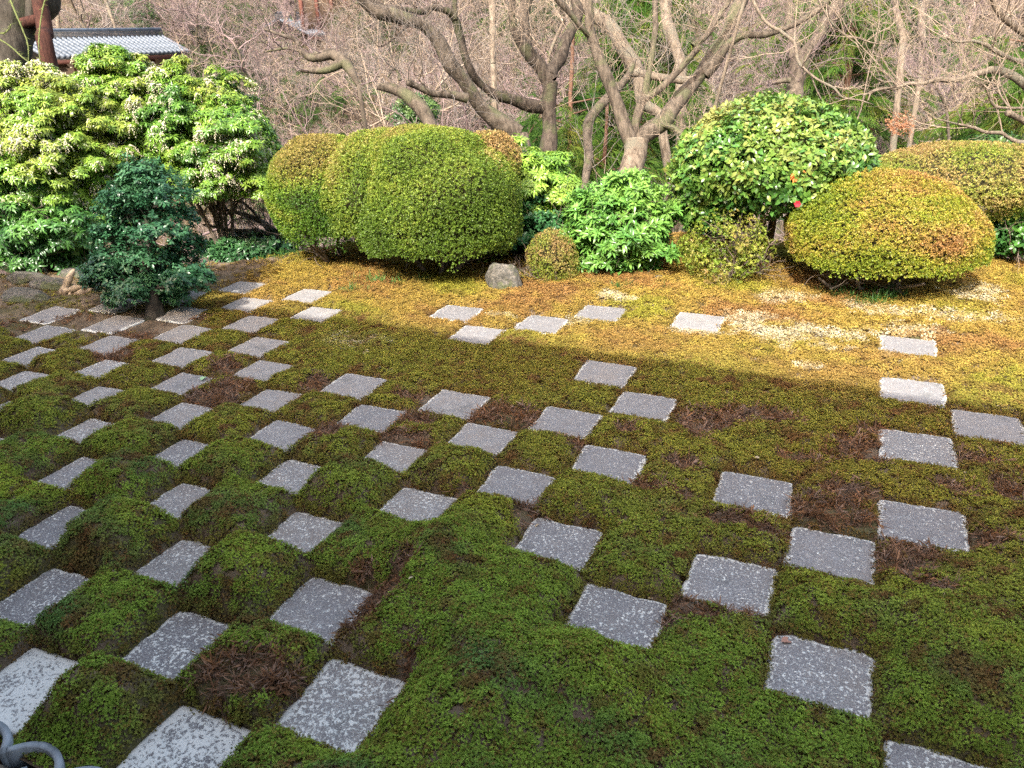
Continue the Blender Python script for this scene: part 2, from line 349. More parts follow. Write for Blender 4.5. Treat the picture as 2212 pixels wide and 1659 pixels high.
# ------------------------------------------------------------------ garden: slabs and moss levels
TILES=[
(-6,-6,[-6.1, 6.15, -5.11, 6.26, -5.02, 5.22, -6.07, 5.08]),
(-4,-6,[-3.9, 6.48, -2.92, 6.54, -2.85, 5.29, -3.91, 5.3]),
(0,-6,[-0.07, 6.31, 1.0, 6.3, 0.93, 5.35, -0.06, 5.39]),
(-15,-5,[-15.27, 5.11, -14.36, 5.16, -14.05, 4.12, -15.08, 4.21]),
(-13,-5,[-12.97, 4.96, -12.2, 4.96, -12.07, 3.93, -13.02, 4.01]),
(-9,-5,[-9.06, 5.05, -8.15, 5.13, -7.99, 4.1, -9.05, 4.31]),
(-7,-5,[-6.95, 5.13, -6.06, 5.09, -5.95, 3.99, -6.98, 3.96]),
(-16,-4,[-16.06, 3.89, -15.27, 3.91, -14.97, 3.0, -15.85, 3.0]),
(-14,-4,[-14.1, 4.02, -13.14, 3.96, -13.01, 3.03, -13.92, 3.12]),
(-12,-4,[-11.94, 3.92, -11.15, 3.91, -11.02, 3.09, -11.97, 2.92]),
(-8,-4,[-8.07, 3.98, -7.08, 4.04, -7.18, 2.95, -8.05, 3.04]),
(0,-4,[-0.05, 4.05, 0.97, 4.09, 0.98, 3.07, -0.04, 3.05]),
(-17,-3,[-17.03, 2.96, -16.19, 3.01, -16.04, 1.96, -17.03, 2.0]),
(-15,-3,[-15.17, 2.97, -14.35, 3.03, -13.87, 2.1, -14.8, 2.05]),
(-13,-3,[-12.94, 2.95, -12.04, 2.93, -11.96, 1.92, -12.86, 1.94]),
(-5,-3,[-4.94, 3.01, -4.0, 3.02, -3.95, 1.95, -4.87, 2.03]),
(1,-3,[1.0, 3.06, 1.95, 3.14, 1.94, 2.17, 0.96, 2.06]),
(-18,-2,[-18.05, 1.97, -17.1, 1.94, -17.0, 0.93, -17.81, 0.88]),
(-16,-2,[-15.95, 1.99, -15.06, 1.99, -14.91, 0.97, -15.82, 0.91]),
(-14,-2,[-13.99, 1.98, -12.99, 1.95, -12.88, 0.91, -13.79, 0.91]),
(-12,-2,[-11.79, 1.88, -10.89, 1.83, -10.92, 0.88, -11.8, 0.94]),
(-4,-2,[-3.98, 1.88, -3.01, 1.88, -3.08, 1.09, -3.98, 0.9]),
(0,-2,[-0.03, 1.92, 0.97, 2.03, 0.99, 1.02, -0.02, 0.95]),
(-17,-1,[-16.92, 0.9, -15.93, 0.89, -15.91, -0.15, -16.8, 0.0]),
(-15,-1,[-14.9, 0.85, -13.99, 0.81, -13.97, -0.06, -14.86, -0.06]),
(-13,-1,[-12.89, 0.79, -11.96, 0.8, -11.97, -0.04, -12.81, 0.05]),
(-11,-1,[-10.86, 0.81, -10.06, 0.83, -10.13, 0.1, -10.79, 0.12]),
(-9,-1,[-8.88, 0.84, -7.98, 0.91, -8.01, 0.03, -8.84, 0.12]),
(-7,-1,[-6.9, 0.9, -5.94, 0.94, -5.87, -0.07, -6.88, -0.04]),
(-5,-1,[-4.96, 0.84, -3.99, 0.9, -4.07, 0.09, -4.92, 0.08]),
(-16,0,[-15.82, -0.11, -14.93, -0.16, -14.9, -1.04, -15.82, -0.93]),
(-14,0,[-13.81, -0.16, -13.13, -0.14, -13.11, -0.89, -13.88, -0.8]),
(-12,0,[-11.83, -0.12, -11.09, -0.17, -11.02, -0.95, -11.84, -0.88]),
(-10,0,[-9.82, -0.25, -9.05, -0.1, -9.15, -0.88, -9.81, -0.86]),
(-8,0,[-7.95, -0.07, -6.97, -0.03, -6.99, -0.82, -7.89, -0.76]),
(-6,0,[-5.91, -0.11, -5.06, -0.13, -5.08, -0.77, -5.88, -0.79]),
(-4,0,[-3.97, -0.18, -3.06, -0.15, -3.04, -0.85, -3.91, -0.9]),
(-2,0,[-2.02, -0.23, -1.06, -0.18, -0.98, -0.99, -1.96, -1.1]),
(0,0,[-0.06, -0.18, 0.98, -0.1, 0.95, -0.95, -0.05, -1.16]),
(-15,1,[-14.8, -1.1, -14.02, -1.07, -14.09, -1.88, -14.93, -1.8]),
(-13,1,[-12.83, -1.17, -12.23, -1.11, -12.21, -1.8, -12.83, -1.69]),
(-11,1,[-10.84, -1.09, -10.05, -1.12, -10.09, -1.88, -10.87, -1.92]),
(-9,1,[-8.85, -1.11, -8.08, -1.08, -7.95, -1.82, -8.81, -1.81]),
(-7,1,[-6.84, -1.05, -6.1, -1.05, -6.08, -1.69, -6.83, -1.66]),
(-5,1,[-4.94, -1.13, -4.1, -1.21, -4.13, -1.91, -4.9, -1.8]),
(-1,1,[-0.96, -1.2, -0.05, -1.16, -0.03, -2.09, -0.99, -2.06]),
(-14,2,[-13.86, -2.17, -13.52, -2.13, -13.29, -2.87, -13.9, -2.8]),
(-12,2,[-11.9, -2.13, -11.21, -2.1, -11.2, -2.84, -11.89, -2.73]),
(-10,2,[-9.81, -2.09, -9.19, -2.13, -9.19, -2.81, -9.87, -2.78]),
(-8,2,[-7.9, -1.99, -7.13, -1.98, -7.15, -2.73, -7.84, -2.72]),
(-6,2,[-5.88, -2.07, -5.07, -2.1, -5.12, -2.65, -5.89, -2.67]),
(-4,2,[-3.99, -2.13, -3.11, -2.14, -3.1, -2.86, -3.96, -2.91]),
(-2,2,[-1.92, -2.12, -1.02, -2.09, -1.1, -2.87, -1.93, -2.9]),
(-13,3,[-13.09, -3.19, -12.4, -3.15, -12.28, -3.85, -12.95, -3.81]),
(-11,3,[-10.84, -3.09, -10.32, -3.08, -10.21, -3.87, -10.87, -3.89]),
(-9,3,[-8.84, -3.12, -8.37, -3.11, -8.25, -3.83, -8.85, -3.8]),
(-7,3,[-6.9, -3.11, -6.21, -3.11, -6.24, -3.79, -6.87, -3.74]),
(-3,3,[-2.93, -3.05, -2.05, -3.16, -2.09, -3.75, -2.95, -3.75]),
(-1,3,[-0.94, -3.18, -0.05, -3.12, -0.08, -3.87, -0.93, -3.85]),
(-10,4,[-9.85, -4.14, -9.28, -4.1, -9.15, -4.86, -9.87, -4.92]),
(-8,4,[-7.85, -4.12, -7.35, -4.11, -7.2, -4.83, -7.88, -4.78]),
(-6,4,[-5.9, -4.1, -5.11, -4.14, -5.06, -4.93, -5.91, -4.85]),
(0,4,[0.1, -4.08, 0.81, -4.09, 0.74, -4.64, 0.06, -4.64]),
(-9,5,[-8.87, -5.17, -8.35, -5.12, -8.11, -5.98, -8.9, -5.93]),
(-7,5,[-6.9, -5.1, -6.27, -5.13, -6.23, -5.88, -6.9, -5.9]),
(-5,5,[-4.97, -5.08, -4.21, -5.05, -4.06, -5.95, -4.88, -5.96]),
(-8,6,[-7.9, -6.17, -7.15, -6.1, -7.05, -6.8, -7.75, -6.87]),
(-6,6,[-5.89, -6.12, -5.1, -6.12, -5.03, -6.72, -5.88, -6.87]),
]

def quad(t):
    i,j,g=t; g=np.array(g).reshape(4,2); nom=np.array([[i,-j],[i+1,-j],[i+1,-j-1],[i,-j-1]],float); c=nom.mean(0)
    nom=c+(nom-c)*.985
    q=g*.4+nom*.6
    return q*S
QUADS=[quad(t) for t in TILES]
occ={(t[0],t[1]) for t in TILES}
def tile_dist(x,y):                                            # distance to the nearest slab, negative inside
    d=np.full(x.shape,9.)
    for q in QUADS:
        x0,x1=(q[0,0]+q[3,0])/2,(q[1,0]+q[2,0])/2; y1,y0=(q[0,1]+q[1,1])/2,(q[2,1]+q[3,1])/2
        dx=np.maximum(x0-x,x-x1); dy=np.maximum(y0-y,y-y1)
        o=np.hypot(np.maximum(dx,0),np.maximum(dy,0))+np.minimum(np.maximum(dx,dy),0); d=np.minimum(d,o)
    return d
EX=np.array([-60,-30,-24,-20.5,-18.2,-16.4,-15.2,-14,-12,-6,2,5,12,60])*S
EY=np.array([-3,1.2,2.3,3.9,5.2,6.3,7.6,9.4,11.5,12.6,12.6,11.8,12,14])*S
def edge_d(x,y): return y-np.interp(x,EX,EY)
def terrain(x,y):
    x=np.asarray(x,float); y=np.asarray(y,float); d=edge_d(x,y)
    p=np.stack([x,y],-1).reshape(-1,2)
    z=-5.0*ss(0,8.5,d)**.9 - .10*ss(0,.5,d)
    z=z+np.where(d>17,(d-17)*.34*ss(17,24,d),0)
    lump=nz(p,.045,3).reshape(x.shape)*1.1+nz(p,.2,4).reshape(x.shape)*.25
    z=z+lump*ss(3,16,d)
    return z
BARE=[]                                                        # (cell x, cell y, radius x, radius y, amount): thin or missing moss
def bare_px(px,py,rx,ry,a=1.):
    g=gnd(px,py)/S; gx=gnd(px+rx,py)/S; gy=gnd(px,py-ry)/S
    BARE.append((g[0],g[1],max(.15,np.hypot(*(gx-g)[:2])),max(.15,np.hypot(*(gy-g)[:2])),a))
for b in [(700,955,40,24),(800,1345,46,50),(545,1500,75,52),(470,1500,60,30),(1505,1340,75,20),(1430,1365,20,15),(1945,1235,50,34),(1985,1205,60,20),(1800,1120,90,45),(1520,925,60,26),(1405,1068,42,16),(1470,1085,30,14),
          (935,830+45,120,12),(1100,905,90,22),(880,960,60,18),(900,920,40,12),(1350,940,30,12),(1560,905,60,18),(1660,905,70,18),(1860,985,80,26),(2060,1060,40,16),(2120,1180,50,18),(2170,1060,40,24),(1580,1140,60,18),(1640,1160,40,14),
          (1840,1075,80,20),(1900,935,60,14),(480,860,60,24),(250,775,50,14),(700,840,60,14),(610,870,40,10),(490,800,40,12),(800,900,30,10),(330,720,60,20),(230,700,60,16),(80,710,80,20),(400,700,40,14),(860,1300,20,60),(770,1290,30,40),
          (1000,1075,25,14),(1250,990-20,40,10),(2100,1000,60,12),(1720,1000,50,16),(1480,1010,50,14),(60,880,20,8),(640,1180,14,20),(1580,1330,60,14),(2000,1290,60,14),(850,1500,30,70),(1130,1120,18,30)]:
    bare_px(*b)
def bareness(xc,yc):
    w=np.zeros(xc.shape)
    nn=nz(np.stack([xc,yc],-1).reshape(-1,2),.9,21).reshape(xc.shape)*.35+nz(np.stack([xc,yc],-1).reshape(-1,2),3.,22).reshape(xc.shape)*.2
    for bx,by,rx,ry,a in BARE:
        r=np.hypot((xc-bx)/rx,(yc-by)/ry)+nn*.6
        w=np.maximum(w,a*(1-ss(.65,1.15,r)))
    return w
# every moss cell of the chequerboard has its own swelling
CELLH=np.random.default_rng(5).uniform(.6,1.3,(60,60))
def mound(x,y):
    xc,yc=x/S,y/S; d=tile_dist(x,y); p=np.stack([x,y],-1).reshape(-1,2)
    amp=.030+.135*ss(2.0,-4.2,yc)*(.5+.5*ss(1,-8,xc))
    ci=np.clip(np.floor(xc).astype(int)+30,0,59); cj=np.clip(np.floor(-yc).astype(int)+20,0,59)
    var=CELLH[ci,cj]
    # blend the per-cell factor towards the middle of the cell
    fx=np.abs(xc-np.floor(xc)-.5)*2; fy=np.abs(yc-np.floor(yc)-.5)*2; wmid=(1-ss(.55,1,fx))*(1-ss(.55,1,fy))
    var=1+(var-1)*wmid
    s=np.clip((d+.006)/.165,0,1); prof=(1-(1-s)**2.3)
    sw=(nz(p,.75,31).reshape(x.shape)*.035+.10*np.exp(-((xc+3.6)**2/3.5+(yc+5.2)**2/1.6))+.07*np.exp(-((xc+4.6)**2/1.5+(yc+3.3)**2/.8))+.06*np.exp(-((xc-.9)**2/2.+(yc+3.)**2/1.6)))*ss(2,-4,yc)*ss(.03,.28,d)
    fine=(nz(p,3.4,32).reshape(x.shape)*.5+nz(p,7.,33).reshape(x.shape)*.35)*.014*ss(.0,.08,d)
    crater=bareness(xc,yc)*.028*ss(.0,.1,d)
    h=amp*var*prof+sw+fine-crater
    h=h*(.12+.88*ss(-2.96,-2.72,y))
    h=np.where(d<0,-.035,h)
    return h,d
def moss_extent(x,y):                                          # 1 on the moss bed, fading at its outer edge
    return 1-ss(-.02,.25,edge_d(x,y)-.15)
# fine sheet of soil under the moss
def garden_sheet():
    xs=np.concatenate([np.arange(-13,-9,.12),np.arange(-9,3,.028),np.arange(3,7,.12)])
    ys=np.concatenate([np.arange(-3.0,6.4,.030)]); ys=ys[ys>-2.985]
    X,Y=np.meshgrid(xs,ys); h,d=mound(X,Y); e=edge_d(X,Y)
    Z=terrain(X,Y)+h*(1-ss(-.1,.5,e))-.004
    left=ss(-17.2,-19.5,X/S)*ss(-.5,1.5,Y/S)                      # worn bare soil in the left corner
    v=np.stack([X,Y,Z],-1).reshape(-1,3); n=len(xs); m_=len(ys)
    i=np.arange(m_-1)[:,None]*n+np.arange(n-1)[None]; keep=((e[:-1,:-1]<1.2)).ravel()
    f=np.stack([i,i+1,i+n+1,i+n],-1).reshape(-1,4)[keep]
    mb=MB(); mb.add(v,f); return mb.build('garden_ground',M['soil'],None,True,'structure')
ground=garden_sheet()
def wide_ground():
    xs=np.concatenate([np.arange(-110,-30,4.),np.arange(-30,20,.8),np.arange(20,90,4.)])
    ys=np.concatenate([np.arange(-24,-3,3.),np.arange(-3,8,.35),np.arange(8,45,.8),np.arange(45,150,4.)])
    X,Y=np.meshgrid(xs,ys); e=edge_d(X,Y); Z=terrain(X,Y)-.10*(1-ss(.4,1.3,e))
    v=np.stack([X,Y,Z],-1).reshape(-1,3); n=len(xs); m_=len(ys)
    i=np.arange(m_-1)[:,None]*n+np.arange(n-1)[None]; mb=MB(); mb.add(v,np.stack([i,i+1,i+n+1,i+n],-1).reshape(-1,4))
    return mb.build('ravine_terrain',M['litter'],None,True,'structure')
wide_ground()
# paving slabs
LICH={(-2,0):.25,(-8,6):1.0,(-6,6):.92,(-5,5):.62,(-9,5):.40,(-7,5):.40,(-6,4):.38,(-8,4):.42,(-10,4):.34,(-3,3):.45,(-1,3):.40,(0,4):.45,(-2,2):.33,(0,-2):.35,(-12,2):.36,(-10,2):.34,(-11,3):.34,(-9,3):.34,(-7,3):.30,(-15,1):.38,(-16,0):.34,(-14,0):.4,(-12,0):.26,(-8,2):.26,(-6,2):.34,(-4,2):.27,(0,0):.24,(-1,1):.24,(-11,1):.3}
SLAB_LABEL={(-8,6):'granite slab almost wholly covered in white lichen',(-6,6):'granite slab with broad white lichen bands',(-5,5):'dark granite slab speckled with large white lichen flakes',(0,-2):'grey slab with pale flakes and a whitish rim',
 (-8,-4):'slab crossed by the edge of the eave shadow',(0,-4):'slab mostly in sun with its near corner in shade',(-12,-4):'slab lit at its far end',(-7,-1):'slab with a bright whitish near edge',(-16,-2):'dull brownish grey slab beside the small tree'}
for t,q in zip(TILES,QUADS):
    i,j,_=t; rg=np.random.default_rng(abs(i)*97+abs(j)*13+5)
    n=20; u=np.sign(np.linspace(-1,1,20))*np.abs(np.linspace(-1,1,20))**.8; U,V=np.meshgrid(u,u)             # V=1 far side
    rc=rg.uniform(.02,.06); U2=U*(1-rc*np.abs(V)**7); V2=V*(1-rc*np.abs(U)**7)
    a=(U2+1)/2; b=(V2+1)/2
    P=(q[0][None,None]*((1-a)*b)[...,None]+q[1]*(a*b)[...,None]+q[2]*(a*(1-b))[...,None]+q[3]*((1-a)*(1-b))[...,None])
    sd_=int(rg.integers(1e6)); w=nz(P.reshape(-1,2),4.,sd_).reshape(n,n)*.006+nz(P.reshape(-1,2),9.,sd_+1).reshape(n,n)*.004
    edge=np.maximum(np.abs(U),np.abs(V)); c=q.mean(0)
    dirn=(P-c)/np.linalg.norm(P-c,axis=2)[...,None]; P=P+dirn*(w*ss(.8,1,edge))[...,None]
    tilt=rg.normal(size=2)*.006
    top=.012+rg.uniform(-.004,.006)
    Z=top+nz(P.reshape(-1,2),2.,sd_+2).reshape(n,n)*.0016-.006*ss(.86,1,edge)**2+(P[...,0]-c[0])*tilt[0]+(P[...,1]-c[1])*tilt[1]
    v=np.concatenate([P,Z[...,None]],-1).reshape(-1,3)
    k=np.arange(n-1)[:,None]*n+np.arange(n-1)[None]; f=np.stack([k,k+1,k+n+1,k+n],-1).reshape(-1,4)
    ringi=list(range(n))+[r*n+n-1 for r in range(1,n)]+[(n-1)*n+s_ for s_ in range(n-2,-1,-1)]+[r*n for r in range(n-2,0,-1)]
    rv=v[ringi]; lo=rv.copy(); lo[:,:2]+=(lo[:,:2]-c)*.012; lo[:,2]-=.012; lo2=lo.copy(); lo2[:,2]=-.07
    m0=len(v); L_=len(ringi); v=np.concatenate([v,lo,lo2]); kk=np.arange(L_); k2=(kk+1)%L_; ri=np.array(ringi)
    f=np.concatenate([f,np.stack([ri[kk],m0+kk,m0+k2,ri[k2]],1),np.stack([m0+kk,m0+L_+kk,m0+L_+k2,m0+k2],1)])
    mb=MB(); mb.add(v,f); o=mb.build('paving_stone',M['granite'],ground,True,label=SLAB_LABEL.get((i,j)))
    li=LICH.get((i,j),.16+.16*ss(2,-4,-j)) + rg.uniform(-.03,.03)
    if j<=-3: li=.12
    if j>=2 and (i,j) not in((-8,6),(-6,6)): li=max(li,.33)+rg.uniform(-.06,.08)
    rim=np.concatenate([ss(.86,.99,edge).ravel(),np.ones(2*L_)])*rg.uniform(.75,1.35)
    attr(o.data,'lichen','FLOAT',np.full(len(v),li)); attr(o.data,'rim','FLOAT',rim)
    attr(o.data,'tone','FLOAT',np.full(len(v),(.75 if (i<=-14 and j<=-2) else .38 if j<=-4 else .5)+rg.uniform(-.3,.3)))  # sunlit far rows toned down, offsetting the sun's brightness in the slab colour
# moss
COLS=dict(green=(.27,.40,.06),deep=(.16,.29,.08),lime=(.42,.50,.065),olive=(.37,.34,.06),ochre=(.46,.33,.08),rust=(.40,.21,.085),brown=(.20,.10,.045),pale=(.80,.72,.50),gold=(.50,.40,.08),dead=(.27,.19,.145))
COLS={k:np.array(v) for k,v in COLS.items()}
def mixc(a,b,t): return a*(1-t)[:,None]+b*t[:,None]
PALE=[]
for px,py,rx,ry,a in [(1620,710,70,22,1),(1700,728,110,24,1),(1800,735,90,16,.8),(1510,722,60,10,1),(1750,800,40,10,.6),(1940,735,60,40,.35),(1330,648,50,9,.9),(2110,640,60,20,.8),(2060,690,120,16,.45),(1900,680,80,16,.5),(1690,650,60,20,.6),(1200,693,40,8,.5),(1080,690,40,7,.6),(760,745,90,18,.25),(1240,700,40,14,.5),(2000,720,60,10,.4)]:
    g=gnd(px,py)/S; gx=gnd(px+rx,py)/S; gy=gnd(px,py-ry)/S; PALE.append((g[0],g[1],np.hypot(*(gx-g)[:2]),np.hypot(*(gy-g)[:2]),a))
def moss():
    rg=np.random.default_rng(11)
    A=[]
    # candidate points, denser close by
    for (y0,y1,n) in [(-2.98,-1.2,3300),(-1.2,.4,2600),(.4,2.2,2000),(2.2,5.6,1400)]:
        x0,x1=-9.2,2.4; cnt=int(n*(x1-x0)*(y1-y0)); A.append(np.c_[rg.uniform(x0,x1,cnt),rg.uniform(y0,y1,cnt),np.full(cnt,1/math.sqrt(n))])
    A=np.concatenate(A); x,y=A[:,0],A[:,1]
    px,py,z=proj3(np.c_[x,y,np.zeros(len(x))]); k=(px>-260)&(px<2480)&(py<1950)&(z>1.); A=A[k]; x,y=A[:,0],A[:,1]
    h,d=mound(x,y); e=edge_d(x,y); xc,yc=x/S,y/S; p2=np.c_[x,y]
    k=(d>-.003)&(e<.12)&(y>-2.945); A,x,y,h,d,e,xc,yc,p2=[a[k] for a in(A,x,y,h,d,e,xc,yc,p2)]
    bare=bareness(xc,yc)
    # dull bare soil in the left back corner and round the small tree
    corner=np.clip(ss(-14.3,-15.6,xc)*ss(-.3,.9,yc)+ss(-12.9,-14.2,xc)*ss(.9,1.4,yc)*(1-ss(2.0,2.9,yc)),0,1)
    g1=nz(p2,.55,41); g2=nz(p2,1.6,42); g3=nz(p2,6,43); g4=nz(p2,.3,44); g5=nz(p2,3.,45)
    keep=rg.uniform(size=len(x))>np.clip(corner*(.93+.1*g1),0,.97)*.98
    keep&=rg.uniform(size=len(x))>bare*.78
    keep&=rg.uniform(size=len(x))>ss(.55,1.6,g1+g2*.7)*.35*ss(0,-2,yc)*0+.02
    A,x,y,h,d,e,xc,yc,p2,bare,g1,g2,g3,g4,g5,corner=[a[keep] for a in(A,x,y,h,d,e,xc,yc,p2,bare,g1,g2,g3,g4,g5,corner)]
    ep=.03; hx=(mound(x+ep,y)[0]-mound(x-ep,y)[0])/(2*ep); hy=(mound(x,y+ep)[0]-mound(x,y-ep)[0])/(2*ep)
    hx=np.clip(hx,-1.2,1.2); hy=np.clip(hy,-1.2,1.2); nrm=np.c_[-hx,-hy,np.ones(len(x))]
    zt=terrain(x,y)+h*(1-ss(-.1,.5,e))
    # colours
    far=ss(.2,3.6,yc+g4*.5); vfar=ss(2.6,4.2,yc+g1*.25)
    c=mixc(COLS['green'][None].repeat(len(x),0),COLS['deep'],ss(-.1,1.3,g2+ .6*g4))
    c=mixc(c,COLS['lime'],ss(.4,1.5,g1-.4*g2)*.75)
    ol=np.clip(ss(-4.5,-.2,yc)*.75+ss(.2,1.5,g4)*.4,0,1); c=mixc(c,COLS['olive'],ol)
    c=mixc(c,COLS['olive']*.8,far*.8)
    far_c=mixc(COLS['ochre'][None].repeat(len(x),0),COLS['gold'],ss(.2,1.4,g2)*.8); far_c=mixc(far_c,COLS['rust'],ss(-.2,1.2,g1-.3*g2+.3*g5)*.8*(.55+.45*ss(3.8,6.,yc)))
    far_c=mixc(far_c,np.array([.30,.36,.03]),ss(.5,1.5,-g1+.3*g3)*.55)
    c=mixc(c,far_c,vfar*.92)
    c=mixc(c,COLS['brown']*1.25,np.clip(ss(.35,1.15,.55*g2+.45*g3+.35*g5),0,1)*(.60+.25*ss(-4,0,yc))*(1-.45*vfar))
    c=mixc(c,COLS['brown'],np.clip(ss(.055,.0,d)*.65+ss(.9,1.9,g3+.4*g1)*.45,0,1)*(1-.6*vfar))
    c=mixc(c,COLS['rust']*.5,ss(.8,1.7,g2*.7+g3*.5-g4*.4)*.6*(1-vfar))
    c=mixc(c,COLS['brown']*1.1,np.clip(ss(.05,.7,bare)*.75,0,1)*(1-.5*vfar))
    isd=rg.uniform(size=len(x))<np.clip(bare*1.1,0,.93)
    bankgreen=ss(-12,-15,xc)*ss(4.5,6,yc); c=mixc(c,COLS['gold']*.9,bankgreen*.6)
    pale=np.zeros(len(x))
    for bx,by,rx,ry,a in PALE:
        r=np.hypot((xc-bx)/rx,(yc-by)/ry); pale=np.maximum(pale,a*(1-ss(.4,1.15,r+.25*g2+.2*g3)))
    ispale=rg.uniform(size=len(x))<pale*.6; c=mixc(c,COLS['pale']*.8,pale*.45); c[ispale]=COLS['pale']*rg.uniform(.65,1.,(ispale.sum(),1))
    c[isd]=mixc(COLS['dead'][None].repeat(isd.sum(),0),COLS['brown']*1.3,rg.uniform(0,1,isd.sum()))
    rb=(rg.uniform(size=len(x))<.16)&(vfar<.5); c[rb]=c[rb]*.35+COLS['brown']*np.array([1.2,1.1,1.])*.65
    c*=rg.uniform(.68,1.30,(len(x),1)); 
    sz=A[:,2]/.0185*rg.uniform(.85,1.25,len(x))*(1-.25*corner)
    P=np.c_[x,y,zt-.002]
    k=~isd
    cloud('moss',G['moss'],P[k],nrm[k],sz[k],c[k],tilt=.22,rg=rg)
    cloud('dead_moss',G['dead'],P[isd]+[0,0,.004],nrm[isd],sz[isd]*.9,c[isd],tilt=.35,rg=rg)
    print('moss',k.sum(),isd.sum())
def proj3(p):
    d=p-CAM; z=d@FW; z=np.where(z<.1,.1,z); return 1106+F*(d@RT)/z,829.5-F*(d@UP)/z,d@FW
moss()
# ------------------------------------------------------------------ leaf pieces
G['azalea']=variants('azalea_sprig',[rosette(6,.020,.0095,5,75,1,.1,.15,seed=i).mesh('azalea_sprig') for i in range(6)],M['small_leaf'])
G['pieris']=variants('pieris_whorl',[rosette(10,.072,.021,-40,30,3,.12,.45,stem=.05,seed=i).mesh('pieris_whorl') for i in range(6)],M['gloss_leaf'])
G['broad']=variants('broad_whorl',[rosette(9,.095,.026,0,65,3,.14,.35,stem=.05,seed=20+i,base_h=.03).mesh('broad_whorl') for i in range(6)],M['gloss_leaf'])
G['camellia']=variants('camellia_leaves',[rosette(5,.066,.034,-10,60,3,.10,.25,seed=40+i,base_h=.03).mesh('camellia_leaves') for i in range(6)],M['gloss_leaf'])
def pinnate(seed):
    rg=np.random.default_rng(seed); mb=MB(); L=.105; bend=rg.uniform(.05,.2)
    P=[np.array([t*L,0,-bend*L*t*t]) for t in np.linspace(0,1,6)]; mb.tube(P,.0015,3,False)
    for q,p in enumerate(P[1:]):
        for s_ in(-1,1):
            leafblade(mb,p,(.6,s_*.8,.12),(0,0,1),.038,.0195,.12,.2,3)
    leafblade(mb,P[-1],(1,0,-.1),(0,0,1),.040,.017,.12,.2,3)
    return mb.mesh('pinnate_spray')
G['oval']=variants('oval_sprig',[rosette(9,.046,.021,-25,45,3,.12,.25,stem=.03,seed=60+i,base_h=.03).mesh('oval_sprig') for i in range(6)],M['gloss_leaf'])
G['pinnate']=variants('pinnate_spray',[pinnate(i) for i in range(5)],M['gloss_leaf'])
def cedar(seed):
    rg=np.random.default_rng(seed); mb=MB()
    for q in range(9):
        a=rg.uniform(-.9,.9); L=rg.uniform(.25,.5); d=np.array([math.cos(a),math.sin(a),.1])
        P=[np.array([0,0,0])+d*L*t-np.array([0,0,1])*L*.7*t*t for t in np.linspace(0,1,7)]
        for k in range(6):
            p=P[k]; dd=P[k+1]-P[k]; s=np.cross(dd,[0,0,1]); s/=np.linalg.norm(s)+1e-9
            for sg in(-1,1):
                tip=p+dd*1.4+s*sg*.035+rg.normal(size=3)*.008; mb.add([p-[0,0,.006],p+[0,0,.006],tip],[[0,1,2]])
            mb.add([p+s*.006,p-s*.006,P[k+1]],[[0,1,2]])
    return mb.mesh('cedar_spray')
G['cedar']=variants('cedar_spray',[cedar(i) for i in range(5)],M['needle'])
def panicle(seed):
    rg=np.random.default_rng(seed); mb=MB()
    for q in range(5):
        a=rg.uniform(0,6.28); L=rg.uniform(.05,.085); d=np.array([math.cos(a)*.6,math.sin(a)*.6,.2])
        for t in np.linspace(.2,1,8):
            p=d*L*t-np.array([0,0,1])*L*1.3*t*t+rg.normal(size=3)*.004; r=.0062
            o=[[r,0,0],[-r*.5,r*.87,0],[-r*.5,-r*.87,0],[0,0,r*1.5],[0,0,-r*1.5]]
            mb.add(p+np.array(o),[[0,1,3],[1,2,3],[2,0,3],[1,0,4],[2,1,4],[0,2,4]])
    return mb.mesh('flower_panicle')
G['flower']=variants('flower_panicle',[panicle(i) for i in range(4)],M['petal'])
def blades(seed,n=14,L=.16):
    rg=np.random.default_rng(seed); mb=MB()
    for q in range(n):
        a=rg.uniform(0,6.28); e=R(rg.uniform(35,85)); d=np.array([math.cos(a)*math.cos(e),math.sin(a)*math.cos(e),math.sin(e)])
        leafblade(mb,rg.normal(size=3)*[.012,.012,0],d,(0,0,1) if e<1.2 else (d[0],d[1],.1),L*rg.uniform(.6,1.1),.006,.1,.5,3)
    return mb.mesh('grass_tuft')
G['grass']=variants('grass_tuft',[blades(i) for i in range(4)],M['small_leaf'])

def twigs_grow(mb,p,d,L,r,lev,rg,up=.15,spread=.7,nch=(3,5),sides=3,wob=.25,rmin=.003,seg=4):
    d=np.asarray(d,float); d/=np.linalg.norm(d); P=[np.asarray(p,float)]; D=[]
    for k in range(seg):
        d=d+rg.normal(size=3)*wob+np.array([0,0,up])*.5; d/=np.linalg.norm(d); P.append(P[-1]+d*L/seg); D.append(d)
    rad=np.linspace(r,max(r*.55,rmin*.8) if lev>0 else rmin*.55,seg+1)
    mb.tube(P,rad,sides if lev<2 else sides+1,False)
    if lev>0:
        for q in range(int(rg.integers(nch[0],nch[1]+1))):
            t=rg.uniform(.25,1)*seg; k=min(int(t),seg-1); pp=P[k]+(P[k+1]-P[k])*(t-k)
            s=rg.normal(size=3); s-=D[k]*(s@D[k]); s/=np.linalg.norm(s); dd=D[k]*(1-spread*.45)+s*spread
            twigs_grow(mb,pp,dd,L*rg.uniform(.5,.75),max(r*.5,rmin),lev-1,rg,up,spread,nch,sides,wob,rmin,seg)
        twigs_grow(mb,P[-1],D[-1],L*.7,max(r*.55,rmin),lev-1,rg,up,spread,nch,sides,wob,rmin,seg)

